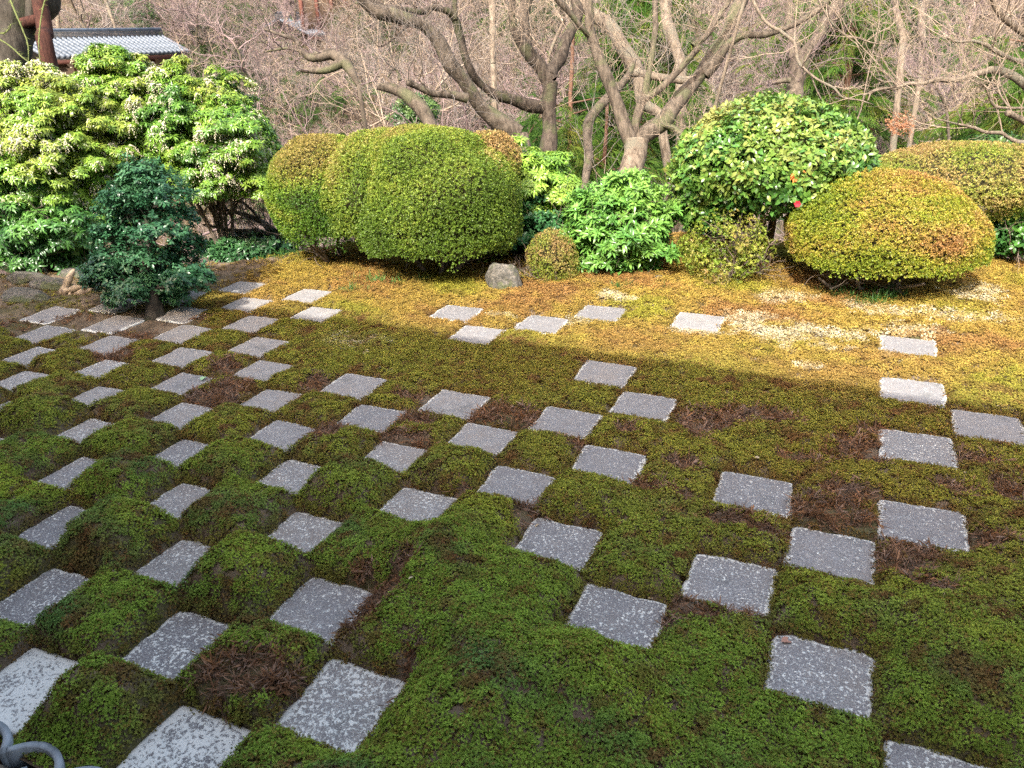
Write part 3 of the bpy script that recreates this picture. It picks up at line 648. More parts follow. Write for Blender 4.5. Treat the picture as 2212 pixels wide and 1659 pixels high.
# ------------------------------------------------------------------ clipped shrubs
def ell_points(c,rad,n,rg,zcut=-.75,bump=.06,seed=0,depth=.10,power=1.0):
    u=rg.normal(size=(int(n*1.6),3)); u/=np.linalg.norm(u,axis=1)[:,None]; u=u[u[:,2]>zcut][:n]
    rad=np.asarray(rad,float); b=1+bump*nz(u,.45,seed)+bump*.45*nz(u,1.3,seed+1)
    t=rg.uniform(0,1,len(u))**1.6*depth
    p=u*rad*b[:,None]; nrm=u/rad; nrm/=np.linalg.norm(nrm,axis=1)[:,None]
    return np.asarray(c)+p-nrm*t[:,None], nrm, u, t
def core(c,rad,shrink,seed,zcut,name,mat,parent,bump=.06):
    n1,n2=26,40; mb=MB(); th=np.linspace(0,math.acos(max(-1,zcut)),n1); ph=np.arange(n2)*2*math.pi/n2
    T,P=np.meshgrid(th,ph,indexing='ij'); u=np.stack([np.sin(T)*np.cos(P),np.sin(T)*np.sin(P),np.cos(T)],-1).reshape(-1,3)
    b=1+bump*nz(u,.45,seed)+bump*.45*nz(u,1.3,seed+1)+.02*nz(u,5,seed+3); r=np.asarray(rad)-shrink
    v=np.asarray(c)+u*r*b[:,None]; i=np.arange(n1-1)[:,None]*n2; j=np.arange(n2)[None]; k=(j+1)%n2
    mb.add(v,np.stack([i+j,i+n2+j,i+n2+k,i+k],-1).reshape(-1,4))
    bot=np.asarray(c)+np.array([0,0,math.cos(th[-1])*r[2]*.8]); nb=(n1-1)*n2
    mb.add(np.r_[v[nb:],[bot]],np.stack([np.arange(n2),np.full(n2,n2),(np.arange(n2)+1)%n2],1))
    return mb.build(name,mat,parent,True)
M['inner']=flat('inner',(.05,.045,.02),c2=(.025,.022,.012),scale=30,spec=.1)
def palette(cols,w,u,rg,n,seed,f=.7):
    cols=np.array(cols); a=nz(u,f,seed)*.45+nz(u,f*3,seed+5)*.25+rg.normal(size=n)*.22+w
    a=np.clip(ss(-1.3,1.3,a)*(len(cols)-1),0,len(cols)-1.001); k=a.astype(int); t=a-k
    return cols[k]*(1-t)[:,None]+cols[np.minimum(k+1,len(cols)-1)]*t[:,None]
def blob_of(px,py,Y,w,h,ratio=.9):
    c=aty(px,py,Y); z=depth(c); rx=w/2*z/F; ry=rx*ratio; hh=h/2*z/F; s_,c_=math.sin(.40),math.cos(.40)
    rz=math.sqrt(max(hh*hh-(ry*s_)**2,(.45*hh)**2))/c_
    return c,np.array([rx,ry,rz])
AZ_GREEN=[(.05,.12,.015),(.11,.21,.02),(.18,.28,.028),(.25,.29,.04),(.28,.22,.06)]
AZ_MIX=[(.10,.17,.02),(.17,.25,.03),(.24,.29,.04),(.31,.29,.07),(.34,.23,.09)]
AZ_GOLD=[(.13,.20,.02),(.22,.27,.025),(.31,.30,.035),(.38,.29,.06),(.36,.20,.07)]
def azalea(label,blobs,cols,dens=4200,bias=0.,group=None,seed=1,stems=5,size=1.15,gz=None,side_green=.0):
    rg=np.random.default_rng(seed); c0,r0=blobs[0][0],blobs[0][1]
    gp=gz if gz is not None else np.array([c0[0],c0[1],float(terrain(c0[0],c0[1]))])
    t=thing('azalea_shrub',label,'shrub',gp,group); pass
    PP=[];NN=[];CC=[];SS=[]
    for bi,(c,r,zc) in enumerate([b[:3] for b in blobs]):
        area=4*math.pi*((r[0]*r[1])**1.6/3+(r[0]*r[2])**1.6/3+(r[1]*r[2])**1.6/3)**(1/1.6)
        n=int(area*dens); p,nr,u,dp=ell_points(c,r,n,rg,zc,.06,seed+bi*10,.10)
        extra=blobs[bi][3] if len(blobs[bi])>3 else 0.
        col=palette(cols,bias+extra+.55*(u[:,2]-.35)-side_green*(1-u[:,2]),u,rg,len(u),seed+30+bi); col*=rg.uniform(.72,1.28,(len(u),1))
        # leave out what is buried in the other domes
        low=(u[:,2]<zc+.28); p[:,2]-=low*rg.uniform(0,1,len(p))**2*.09*(.6+.6*nz(u,2.,seed+77)); ok=np.ones(len(p),bool)
        for bj,(c2,r2) in enumerate([b[:2] for b in blobs]):
            if bj!=bi: ok&=(((p-c2)/(r2-.12))**2).sum(1)>1
        PP.append(p[ok]);NN.append(nr[ok]);CC.append(col[ok])
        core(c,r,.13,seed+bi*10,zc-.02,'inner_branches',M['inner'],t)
    P=np.concatenate(PP);N=np.concatenate(NN);CO=np.concatenate(CC)
    keep=P[:,2]>terrain(P[:,0],P[:,1])+.02; P,N,CO=P[keep],N[keep],CO[keep]
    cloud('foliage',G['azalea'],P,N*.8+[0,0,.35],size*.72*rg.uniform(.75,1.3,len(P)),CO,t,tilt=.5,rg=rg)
    for q in range(stems):
        mb=MB(); a=rg.uniform(0,6.28); b=np.array([math.cos(a),math.sin(a)]); p0=gp+np.r_[b*r0[0]*.12,-.05]; p1=c0+np.r_[b*r0[:2]*rg.uniform(.35,.75),-r0[2]*rg.uniform(.3,.55)]
        mid=(p0+p1)/2+np.r_[rg.normal(size=2)*.06,.0]; X=[p0,p0*.6+mid*.4+[0,0,.02],mid,p1]
        mb.tube(X,[.028,.024,.02,.012],6)
        for z_ in range(3): twigs_grow(mb,mid,(p1-mid)+rg.normal(size=3)*.25,.35,.008,1,rg,.1,.8,(2,3),3,.3,.0025)
        mb.build('stem',M['stem'],t,True)
    # loose twigs poking out below
    return t
b1=blob_of(940,455,7.15,392,365); b2=blob_of(708,435,7.3,285,280,.85); b3=blob_of(1060,350,7.9,135,130); b4=blob_of(1040,458,7.35,190,265); b5=blob_of(815,438,7.2,280,290)
azalea('huge clipped azalea dome, reddish at its upper right, casting deep shade on the moss',[(*b1,-.36),(*b3,-.3,1.1),(*b4,-.34),(*b5,-.36)],AZ_MIX,bias=-.1,seed=101,stems=7,size=1.2,side_green=.35)
azalea('greener clipped azalea mound leaning left of the huge dome',[(*b2,-.5)],AZ_GREEN,bias=.15,seed=121,stems=4,size=1.15,side_green=.2)
b=blob_of(1193,560,7.6,112,125,.95); azalea('small round clipped azalea ball beside the mossy rock',[(*b,-.95),],AZ_MIX,bias=.45,seed=141,stems=2,size=.95)
b=blob_of(1900,512,9.25,405,300,.9); azalea('clipped golden green azalea dome in front on the right',[(*b,-.24)],AZ_GOLD,bias=.0,seed=161,stems=5,size=1.15,side_green=.15)
b=blob_of(2085,385,13.0,400,190,.8); azalea('pale olive azalea dome at the far right behind the golden one',[(*b,-.8)],AZ_MIX,bias=.35,seed=181,stems=4,size=1.2,dens=3200)
def loose(label,px,py,Y,w,h,cols,seed,dens=900,name='azalea_shrub'):
    rg=np.random.default_rng(seed); c,r=blob_of(px,py,Y,w,h); gp=np.array([c[0],c[1],float(terrain(c[0],c[1]))])
    t=thing(name,label,'shrub',gp); mb=MB()
    for q in range(9):
        a=rg.uniform(0,6.28); d=np.array([math.cos(a)*.8,math.sin(a)*.8,1.1]); twigs_grow(mb,gp+rg.normal(size=3)*[.05,.05,0],d,r[2]*1.0,.014,3,rg,.1,.75,(2,3),3,.25,.0025)
    mb.build('branches',M['stem'],t,True,'stuff')
    area=4*math.pi*(r[0]*r[1]*r[2])**(2/3); n=int(area*dens); p,nr,u,dp=ell_points(c,r,n,rg,-.95,.14,seed,r.min()*.8)
    k=(nz(p,1.6,seed+9)>-.35)&(p[:,2]>terrain(p[:,0],p[:,1])+.03); p,nr,u=p[k],nr[k],u[k]
    col=palette(cols,0,u,rg,len(u),seed)*rg.uniform(.7,1.25,(len(u),1))
    cloud('foliage',G['azalea'],p,nr+[0,0,.6],1.2*rg.uniform(.8,1.3,len(p)),col,t,tilt=.5,rg=rg); return t
loose('sparse open azalea under the large leaved round shrub',1575,540,9.0,215,165,AZ_MIX,201,1500)
loose('low wispy azalea seedling at the foot of the small ball',1120,610,7.3,60,50,AZ_MIX,202,1300)
loose('dark low azalea tangle in shade right of the huge dome',1035,545,8.6,110,130,AZ_GREEN,203,1500)

# ------------------------------------------------------------------ leafy shrubs
def whorls(c,r,nclump,per,rg,seed,clump=.20,zcut=-.6,hole=-.3):
    p,nr,u,dp=ell_points(c,r,nclump*2,rg,zcut,.07,seed,.25); k=nz(p,.9,seed+4)>hole; p,nr=p[k][:nclump],nr[k][:nclump]; Q=[];N=[]
    for a,b in zip(p,nr):
        s=rg.normal(size=(per,3)); s/=np.linalg.norm(s,axis=1)[:,None]; s[:,2]=np.abs(s[:,2])*.9; up=b*.6+np.array([0,0,.7]); up/=np.linalg.norm(up)
        s=s+up*.5; s/=np.linalg.norm(s,axis=1)[:,None]; cl=clump*rg.uniform(.6,1.2); Q.append(a+s*cl*rg.uniform(.65,1,(per,1))*[1,1,.7]); N.append(s*.6+up)
    return np.concatenate(Q),np.concatenate(N),p
def leafshrub(name,label,px,py,Y,w,h,grp,cols,seed,nclump,per,size=1.,clump=.2,hole=-.3,flower=0.,ratio=.85,zcut=-.6,stemr=.03,inner=.35,group=None,bias=0,nst=7,lever=2):
    rg=np.random.default_rng(seed); c,r=blob_of(px,py,Y,w,h,ratio); gp=np.array([c[0],c[1],float(terrain(c[0],c[1]))]); t=thing(name,label,'shrub',gp,group)
    Q,N,cl=whorls(c,r,nclump,per,rg,seed,clump,zcut,hole)
    if inner>0:
        p,nr,u,dp=ell_points(c,r*.85,int(len(Q)*inner),rg,zcut,.07,seed,r.min()*.6); Q=np.r_[Q,p]; N=np.r_[N,nr*.4+[0,0,1]]
    k=Q[:,2]>terrain(Q[:,0],Q[:,1])+.03; Q,N=Q[k],N[k]
    uu=(Q-c)/r; col=palette(cols,bias+.35*uu[:,2],uu,rg,len(Q),seed)*rg.uniform(.75,1.25,(len(Q),1))
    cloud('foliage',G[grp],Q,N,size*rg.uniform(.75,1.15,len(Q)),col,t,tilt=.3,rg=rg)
    if flower>0:
        k=(rg.uniform(size=len(Q))<1.3*flower*(.25+1.6*ss(.1,1.1,nz(Q,.8,seed+8))))&(uu[:,2]>-.45); f=Q[k]+[0,0,.015]
        cloud('flower_clusters',G['flower'],f,np.tile([0,0,1.],(len(f),1)),rg.uniform(.8,1.5,len(f)),np.array([.78,.74,.56])*rg.uniform(.8,1.1,(len(f),1)),t,tilt=.2,rg=rg)
    tgt=cl[rg.permutation(len(cl))[:nst*5]]
    for q in range(nst):
        mb=MB(); own=tgt[q*5:(q+1)*5]
        if len(own)==0: break
        ctr=own.mean(0)*.5+c*.5; mid=gp*.45+ctr*.55+rg.normal(size=3)*.07; base=gp+np.r_[rg.normal(size=2)*.09,-.08]
        mb.tube(smooth_line([base,gp*.75+mid*.25+rg.normal(size=3)*.04,mid],9),np.linspace(stemr,stemr*.7,9),7)
        for o in own:
            L=smooth_line([mid,(mid+o)/2+rg.normal(size=3)*.07,o],8); mb.tube(L,np.linspace(stemr*.55,.005,8),5)
            for z_ in range(lever): twigs_grow(mb,L[4+z_],(o-mid)+rg.normal(size=3)*.4,.28,.006,1,rg,.15,.8,(2,3),3,.3,.0025)
        mb.build('stem',M['stem'],t,True)
    return t
def smooth_line(P,n):
    P=np.asarray(P,float)
    if len(P)==2: return P[0]+(P[1]-P[0])*np.linspace(0,1,n)[:,None]
    Q=np.vstack([2*P[0]-P[1],P,2*P[-1]-P[-2]]); m_=len(P)-1; out=[]
    for s_ in np.linspace(0,m_-1e-9,n):
        k=int(s_); t=s_-k; a,b,c,d=Q[k],Q[k+1],Q[k+2],Q[k+3]
        out.append(.5*((2*b)+(-a+c)*t+(2*a-5*b+4*c-d)*t*t+(-a+3*b-3*c+d)*t**3))
    return np.array(out)
PI=[(.05,.13,.022),(.09,.21,.03),(.15,.29,.035),(.21,.34,.045),(.28,.34,.06)]
leafshrub('pieris_shrub','big pieris shrub with pale green whorls and white flowers at the left edge',100,372,5.8,460,385,'pieris',PI,301,560,24,.82,.16,-.6,.16,.8,-.75,.035,.9,bias=.15,nst=9)
leafshrub('pieris_shrub','rounder yellow green pieris with hanging white flowers behind the dark little tree',458,345,8.3,370,375,'pieris',PI,302,430,24,.80,.15,-.55,.12,.8,-.35,.03,.8,bias=.1,nst=8)
leafshrub('pieris_shrub','middle pieris stem clump filling the gap under the corridor roof',278,325,7.4,270,350,'pieris',PI,309,330,26,.85,.15,-.9,.16,.8,-.6,.03,.8,bias=.1,nst=7)
LG=[(.05,.16,.04),(.08,.22,.045),(.13,.30,.055),(.19,.36,.065)]
leafshrub('pieris_shrub','low shaded pieris growth hanging over the edging rocks',85,500,4.4,300,190,'pieris',[(.04,.12,.03),(.07,.19,.04),(.12,.27,.05)],308,120,22,1.0,.17,-1.,.0,.7,-.9,.02,.6,nst=5)
leafshrub('broadleaf_shrub','bright green glossy shrub with long leaves beside the small azalea ball',1348,515,9.2,222,235,'broad',LG,303,150,17,.95,.15,-1.1,0,.9,-.97,.018,.6,bias=.2,nst=6)
leafshrub('broadleaf_shrub','light green shrub with tiered whorls against the right flank of the huge dome',1150,400,10.0,185,185,'pieris',[(.12,.28,.04),(.2,.36,.05),(.28,.42,.06)],304,130,20,.95,.15,-1.2,0,.9,-.9,.02,.5,bias=.2,nst=4)
leafshrub('camellia_bush','dark glossy camellia under the light green whorls',1150,495,9.5,240,130,'camellia',[(.025,.09,.03),(.045,.14,.045),(.08,.22,.07)],305,100,18,.85,.15,-1.5,0,.8,-.97,.02,.6,nst=5)
leafshrub('camellia_bush','dark green camellia plant with a bare stem at the right edge',2190,510,12.4,120,125,'camellia',[(.03,.10,.025),(.06,.17,.03),(.11,.25,.04)],306,60,16,.9,.13,-1.0,0,.9,-.8,.02,.5,nst=3)
leafshrub('broadleaf_shrub','low dark broadleaf plant behind the mossy bank at left',545,545,8.6,200,75,'broad',[(.025,.08,.03),(.04,.12,.045),(.07,.18,.06)],307,90,14,.95,.13,-1.2,0,.8,-.97,.012,.5,nst=5)
# big round camellia like shrub
def round_evergreen():
    rg=np.random.default_rng(401); A=blob_of(1665,350,10.4,408,262,.85); B=blob_of(1545,425,10.1,180,170,.9); c,r=A
    gp=np.array([c[0],c[1],float(terrain(c[0],c[1]))]); t=thing('evergreen_shrub','tall rounded evergreen with large glossy leaves and one orange leaf cluster','shrub',gp)
    PP=[];NN=[];U=[]
    for k,(cc,rr) in enumerate((A,B)):
        n=4600 if k==0 else 1300; p,nr,u,dp=ell_points(cc,rr,n,rg,-.8 if k==0 else -.95,.05,410+k,.16); PP.append(p);NN.append(nr);U.append(u)
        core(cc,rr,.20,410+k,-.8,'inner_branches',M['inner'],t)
    P=np.concatenate(PP);N=np.concatenate(NN);U=np.concatenate(U)
    col=palette([(.025,.08,.018),(.05,.14,.024),(.10,.21,.034),(.17,.27,.05),(.28,.28,.07)],.0+.5*U[:,2]-.35*U[:,0]*0,U,rg,len(P),420,1.)*rg.uniform(.7,1.25,(len(P),1))
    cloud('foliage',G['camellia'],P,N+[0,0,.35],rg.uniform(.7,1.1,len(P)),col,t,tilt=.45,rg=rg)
    me=[]
    for s_ in range(3):
        mb=MB(); leafblade(mb,np.zeros(3),(1,0,.1),(0,0,1),.07,.034,.12,.3,4); m_=mb.mesh('leaf')
        m_.materials.append(flat('leaf_surface',[(.07,.18,.03),(.13,.24,.04),(.22,.27,.06)][s_],.32,[(.05,.14,.025),(.09,.19,.03),(.17,.22,.05)][s_],20,.5)); me.append(m_)
    # the largest-showing leaves, one object each, on the side towards the garden
    p,nr,u,dp=ell_points(A[0],A[1]+.02,1400,rg,-.6,.05,410,.02); vis=((CAM-p)*nr).sum(1)>.25*np.linalg.norm(CAM-p,axis=1); p,nr=p[vis][:300],nr[vis][:300]
    e=eul(nr+[0,0,.4],rg,.45)
    for q in range(len(p)):
        o=bpy.data.objects.new('leaf',me[int(rg.integers(3))]); link(o,t); o.location=p[q]-gp; o.rotation_euler=e[q]; sc=rg.uniform(.85,1.25); o.scale=(sc,)*3
    om=flat('orange_leaf',(.75,.22,.05),c2=(.6,.15,.04)); mb=MB(); q=aty(1722,372,9.9)
    dirv=CAM-A[0]; q=np.array(at(1722,372,depth(A[0])-A[1][1]*.93))
    for a in range(7): leafblade(mb,q,rg.normal(size=3)*.6+[0,-.5,.1],(0,0,1),.11,.035,.1,.5,3)
    o=mb.build('leaf_cluster',om,t,label='orange withered leaf cluster')
    q=np.array(at(1723,440,depth(A[0])-A[1][1]*.9)); mb=MB()
    for a in range(6):
        d=np.array([math.cos(a*1.05),-.5,math.sin(a*1.05)]); leafblade(mb,q,d,(0,-1,0),.035,.035,.1,.1,3)
    mb.build('flower',flat('red_petal',(.55,.03,.05)),t,label='red camellia flower')
    for q in range(4):
        mb=MB(); base=gp+np.r_[rg.normal(size=2)*.08,-.1]; tip=c+np.r_[rg.normal(size=2)*.3,-r[2]*.3]; mb.tube(smooth_line([base,(base+tip)/2+rg.normal(size=3)*.06,tip],8),np.linspace(.04,.022,8),7); mb.build('stem',M['stem'],t,True)
round_evergreen()
# small dark tree in the chequerboard
def dark_tree():
    rg=np.random.default_rng(501); gp=np.r_[gnd(328,688)[:2],0.]; d0=depth(gp)
    t=thing('small_tree','small dark green tree with pinnate leaves and crooked trunk growing between the slabs','tree',gp)
    mb=MB(); TL=smooth_line([gp+[0,0,-.05],np.array(at(328,640,d0)),np.array(at(318,600,d0+.03)),np.array(at(325,540,d0+.05)),np.array(at(318,470,d0+.05)),np.array(at(316,400,d0+.05))],22)
    mb.tube(TL,np.r_[.105,.075,.066,.062,np.linspace(.058,.015,18)],12); mb.tube(smooth_line([np.array(at(348,690,d0+.05)),np.array(at(342,655,d0+.06)),np.array(at(330,620,d0+.04))],8),[.06,.045,.04,.038,.036,.034,.03,.02],8); mb.build('trunk',M['bark_dark'],t,True)
    pads=[(318,392,78,20),(275,420,66,20),(368,425,70,22),(238,455,55,20),(320,450,60,20),(395,470,50,20),(285,490,60,20),(225,500,45,18),(350,505,65,22),(420,530,45,20),(250,545,70,22),(320,560,70,22),(390,570,65,22),(205,585,50,20),(440,600,42,18),(275,600,65,22),(345,610,55,20),(225,612,45,16),(405,605,45,18),(272,628,40,14),(235,645,24,18),(180,600,26,12),(385,632,35,10),(305,372,48,14)]
    Q=[];N=[];SP=[]; pads=[(318+(a-318)*.86,b,c_*.82,d_) for a,b,c_,d_ in pads]
    for k,(px,py,rx,rz) in enumerate(pads):
        dd=d0+rg.uniform(-.32,.42)*min(1,(py-350)/200); c=np.array(at(px,py,dd)); R_=rx*d0/F*1.05
        a=rg.uniform(0,6.28,30); rr=np.sqrt(rg.uniform(0,1,30))*R_; n=int(60+rx*1.7); a=rg.uniform(0,6.28,n); rr=np.sqrt(rg.uniform(0,1,n))*R_
        q=c+np.c_[np.cos(a)*rr,np.sin(a)*rr,rg.normal(size=n)*.045+rz*d0/F*(1-(rr/R_)**2)-.02]; Q.append(q)
        out=np.c_[np.cos(a),np.sin(a),np.full(n,-.1)]; axis=c-TL[8]; axis[2]=0; out+=axis/(np.linalg.norm(axis)+.1)*.6; SP.append(out); N.append(np.tile([0,0,1.],(n,1)))
        i0=int(np.argmin(np.abs(TL[:,2]-(c[2]-.12)))); i0=min(max(i0,6),20); mb=MB(); Ln=smooth_line([TL[i0],(TL[i0]+c)/2+[0,0,-.03],c],8); mb.tube(Ln,np.linspace(.018,.004,8),5)
        for z_ in range(4): twigs_grow(mb,Ln[4+z_//2],(c-TL[i0])+rg.normal(size=3)*.3,.2,.004,1,rg,.05,.8,(2,3),3,.2,.002)
        mb.build('branch',M['bark_dark'],t,True)
    Q=np.concatenate(Q);N=np.concatenate(N);SP=np.concatenate(SP)
    col=palette([(.022,.08,.035),(.042,.13,.055),(.085,.21,.09)],.0,Q,rg,len(Q),510,1.)*rg.uniform(.75,1.25,(len(Q),1))
    cloud('foliage',G['oval'],Q,N+SP*.5,rg.uniform(.75,1.15,len(Q)),col,t,tilt=.28,rg=rg,spin=SP)
dark_tree()
# ------------------------------------------------------------------ rocks
def rock(label,px,py,w,h,z0=0.,dist=None,seed=1,flatn=.5,mat=None,name='rock'):
    rg=np.random.default_rng(seed); g=np.array(gnd(px,py+h/2,z0)) if dist is None else np.array(at(px,py+h/2,dist)); d=depth(g); rx=w/2*d/F; rz=h*d/F*.55
    t=bmesh.new(); bmesh.ops.create_icosphere(t,subdivisions=4,radius=1); v=np.array([x.co[:] for x in t.verts]); f=np.array([[x.index for x in q.verts] for q in t.faces]); t.free()
    s=1+.16*nz(v,.35,seed)+.07*nz(v,1.2,seed+1)+.03*nz(v,3.5,seed+2)
    v=v*s[:,None]; v=np.sign(v)*np.abs(v)**.85*np.array([rx,rx*flatn*1.3,rz]); base=g+np.array([0,rx*flatn,0]); v[:,2]=np.maximum(v[:,2],-.12)
    mb=MB(); mb.add(v+[0,0,rz*.35],f); me=mb.mesh(name,(0,0,0),True); me.materials.append(mat or M['rock']); o=bpy.data.objects.new(name,me); o.location=base; link(o); return tag(o,label,'rock')
rock('grey mossy rock between the huge azalea and the small ball',1080,592,80,78,seed=3)
rock('flat brown edging rock at the left edge of the garden',30,640,130,34,seed=4,flatn=.35)
rock('long low edging rock left of the pale stump',100,612,120,30,seed=5,flatn=.35)
rock('dark edging rock behind the low long one',45,600,110,34,seed=6,flatn=.35)
rock('small grey edging rock under the pieris',150,590,70,24,seed=7,flatn=.4)
rock('low edging rock behind the small dark tree',240,612,90,30,seed=8,flatn=.4)
rock('pale stone half hidden under the glossy shrub',1420,600,24,16,seed=10)
M['pale_wood']=flat('pale_wood',(.50,.40,.27),c2=(.14,.10,.07),scale=16)
def stump():
    rg=np.random.default_rng(33); g=np.array(gnd(165,638)); d=depth(g); t=thing('tree_stump','pale gnarled old stump lit by sun beside the edging rocks','stump',g); mb=MB()
    A=lambda x,y,z=0: np.array(at(x,y,d+z))
    mb.tube(smooth_line([A(140,636),A(143,618),A(150,600),A(160,583,.05)],10),[.05,.06,.05,.035,.04,.038,.035,.03,.028,.02],8); mb.build('trunk',M['pale_wood'],t,True)
    for k,(x0,y0,x1,y1,x2,y2,r) in enumerate([(140,636,165,622,190,618,.035),(150,640,175,636,200,628,.04),(145,628,160,640,182,642,.03),(165,634,178,618,192,608,.025)]):
        mb=MB(); L=smooth_line([A(x0,y0),A(x1,y1,-.04),A(x2,y2,.03)],9); mb.tube(L+rg.normal(size=L.shape)*.008,r*(1+.25*rg.normal(size=9)).clip(.6,1.4),8); mb.build('root',M['pale_wood'],t,True)
stump()
# ------------------------------------------------------------------ trees given by their limbs
def limb(mb,P,dist,f=1.,n=None,rg=rng,knob=.10):
    """P: (x, y, width) along the limb as seen, dist: its distance or (start, end)"""
    k=len(P); dd=np.linspace(dist[0],dist[1],k) if isinstance(dist,tuple) else np.full(k,float(dist))
    Q=np.array([at(x,y,z) for (x,y,w),z in zip(P,dd)]); r=np.array([w/2*z/F*f for (x,y,w),z in zip(P,dd)])
    n=n or 9*k; L=smooth_line(Q,n); rr=np.interp(np.linspace(0,k-1,n),np.arange(k),r)
    s=rg.integers(1e6); L=L+np.stack([nz(L,.9,s+i,3) for i in range(3)],1)*(rr*.22)[:,None]; rr=rr*(1+knob*nz(L,1.6,s+5,4))
    mb.tube(L,rr,12 if r.max()>.05 else 7); return L,rr
def c2(*p,s=1.): return [(x/3+737.3,y/3,w/3*s) for x,y,w in p]
def c3(*p,s=1.): return [(x/3+1474.7,y/3,w/3*s) for x,y,w in p]
def twiggy(parent,lines,mat,rg,n=30,L=.9,r=.008,lev=2,up=.2,rmin=.0028,name='twigs',maxr=.09):
    mb=MB()
    for Ln,rr in lines:
        ok=np.where(rr<maxr)[0]
        if len(ok)==0: continue
        for q in range(max(3,int(n*.5))):
            k=int(rg.choice(ok)); k=min(k,len(Ln)-2); d=Ln[k+1]-Ln[k]; d/=np.linalg.norm(d)+1e-9; s=rg.normal(size=3); s-=d*(s@d); s/=np.linalg.norm(s); s[2]=abs(s[2])*.8
            twigs_grow(mb,Ln[k],d*.5+s,L*rg.uniform(.5,1.3),min(r,rr[k]*.6),lev,rg,up,.75,(2,4),3,.25,rmin)
    if mb.n: return mb.build(name,mat,parent,True,'stuff')
def root_down(P,dist,w0):                                          # carry the trunk on down to the ground
    x,y,w=P[0]; z=dist[0] if isinstance(dist,tuple) else dist; p=np.array(at(x,y,z)); 
    return p,float(terrain(p[0],p[1]))
def tree(name,label,specs,mat,seed,twig=None,tm='twig_grey',group=None,cat='tree'):
    """specs: [(part, points, dist)], the first one is the trunk"""
    rg=np.random.default_rng(seed); part,P,dist=specs[0]; p,zg=root_down(P,dist,0); base=np.array([p[0],p[1],min(zg,p[2])-.1]); t=thing(name,label,cat,base,group); lines=[]
    for q,(part,P,dist) in enumerate(specs):
        mb=MB()
        if q==0 and p[2]-base[2]>.15:
            z=dist[0] if isinstance(dist,tuple) else dist; r=P[0][2]/2*z/F
            ax=np.array(at(P[0][0],P[0][1],z))-np.array(at(P[1][0],P[1][1],z)); lean=ax[:2]/max(.2,-ax[2])*.35
            foot=np.array([p[0]+lean[0]*(p[2]-base[2])*.5,p[1]+lean[1]*(p[2]-base[2])*.5,base[2]])
            mb.tube(smooth_line([foot,p*.5+foot*.5,p+[0,0,.02]],8),np.linspace(r*1.35,r*1.0,8),12)
        Ln,rr=limb(mb,P,dist,rg=rg); lines.append((Ln,rr)); mb.build(part,M['bark_mid'] if (q and seed==605) else mat,t,True)
    if twig: twiggy(t,lines,M[tm],rg,**twig)
    return t
dA=12.2
tree('maple_tree','leafless maple with dark trunk forking into a wide Y above the azaleas',[
 ('trunk',c2((1335,1080,100),(1325,960,105),(1335,860,98),(1345,740,92),(1345,620,100),(1350,520,112)),dA),
 ('limb',c2((1345,530,100),(1290,440,90),(1230,370,88),(1185,310,80),(1130,210,62),(1112,100,50),(1108,-40,44)),(dA,dA-.4)),
 ('limb',c2((1215,330,60),(1196,200,66),(1190,100,72),(1208,-30,80)),(dA,dA+.3)),
 ('limb',c2((1355,510,95),(1390,420,85),(1440,310,80),(1500,210,76),(1530,90,66),(1505,-40,60)),(dA,dA+.3)),
 ('limb',c2((1320,690,88),(1220,690,78),(1110,650,70),(1000,610,60),(900,540,55),(850,480,50),(800,360,50),(760,230,50),(735,120,46),(690,70,42),(600,50,36),(520,78,36),(430,65,30),(330,62,34),(230,30,36),(140,-10,40)),(dA,dA-1.8)),
 ('branch',c2((735,130,30),(735,40,34),(728,-30,34)),dA-1.2),
 ('branch',c2((590,60,18),(560,100,16),(480,150,14),(420,180,12),(330,260,10),(240,300,8),(160,190,6),(70,120,5)),dA-1.4)],
 M['bark_umber'],601,dict(n=12,L=.8,lev=2,maxr=.13,r=.006),'twig_tan')
tree('maple_tree','bare tree leaning far left with a cut side branch behind the huge azalea',[
 ('trunk',c2((1150,880,120),(1010,760,112),(900,680,105),(830,590,98),(770,500,88),(700,410,90),(640,290,86),(560,190,80),(460,130,92),(330,90,92),(230,78,82),(150,20,60),(110,-40,50)),(11.6,10.2)),
 ('branch',c2((810,640,70),(720,622,50),(600,612,40),(500,565,42),(428,530,46)),(11.0,10.6)),
 ('branch',c2((380,520,30),(365,470,14),(340,450,12),(300,500,10)),10.7)],M['bark_mid'],602,dict(n=18,L=.9,lev=2,maxr=.2,r=.006),'twig_grey')
tree('tree_stump','grey sawn off leaning trunk behind the left azalea mound',[
 ('trunk',c2((600,840,84),(520,720,88),(450,640,86),(390,590,80),(300,562,62),(232,558,40)),10.6)],M['bark_mid'],603,None)
tree('broken_limb','broken pale limb ending in two stubs among the pink twigs',[
 ('trunk',[(775,185,9),(762,160,18),(745,138,28),(720,120,28),(695,122,22),(670,124,16),(650,108,12),(638,85,9),(605,74,7),(570,62,5)],9.6),
 ('branch',[(742,135,24),(715,150,16),(690,154,13),(650,152,10)],9.6),('branch',[(655,112,7),(620,104,6),(575,112,4)],9.6)],M['bark_mid'],604,dict(n=8,L=.6,lev=2),'twig_pink')
dB=11.4
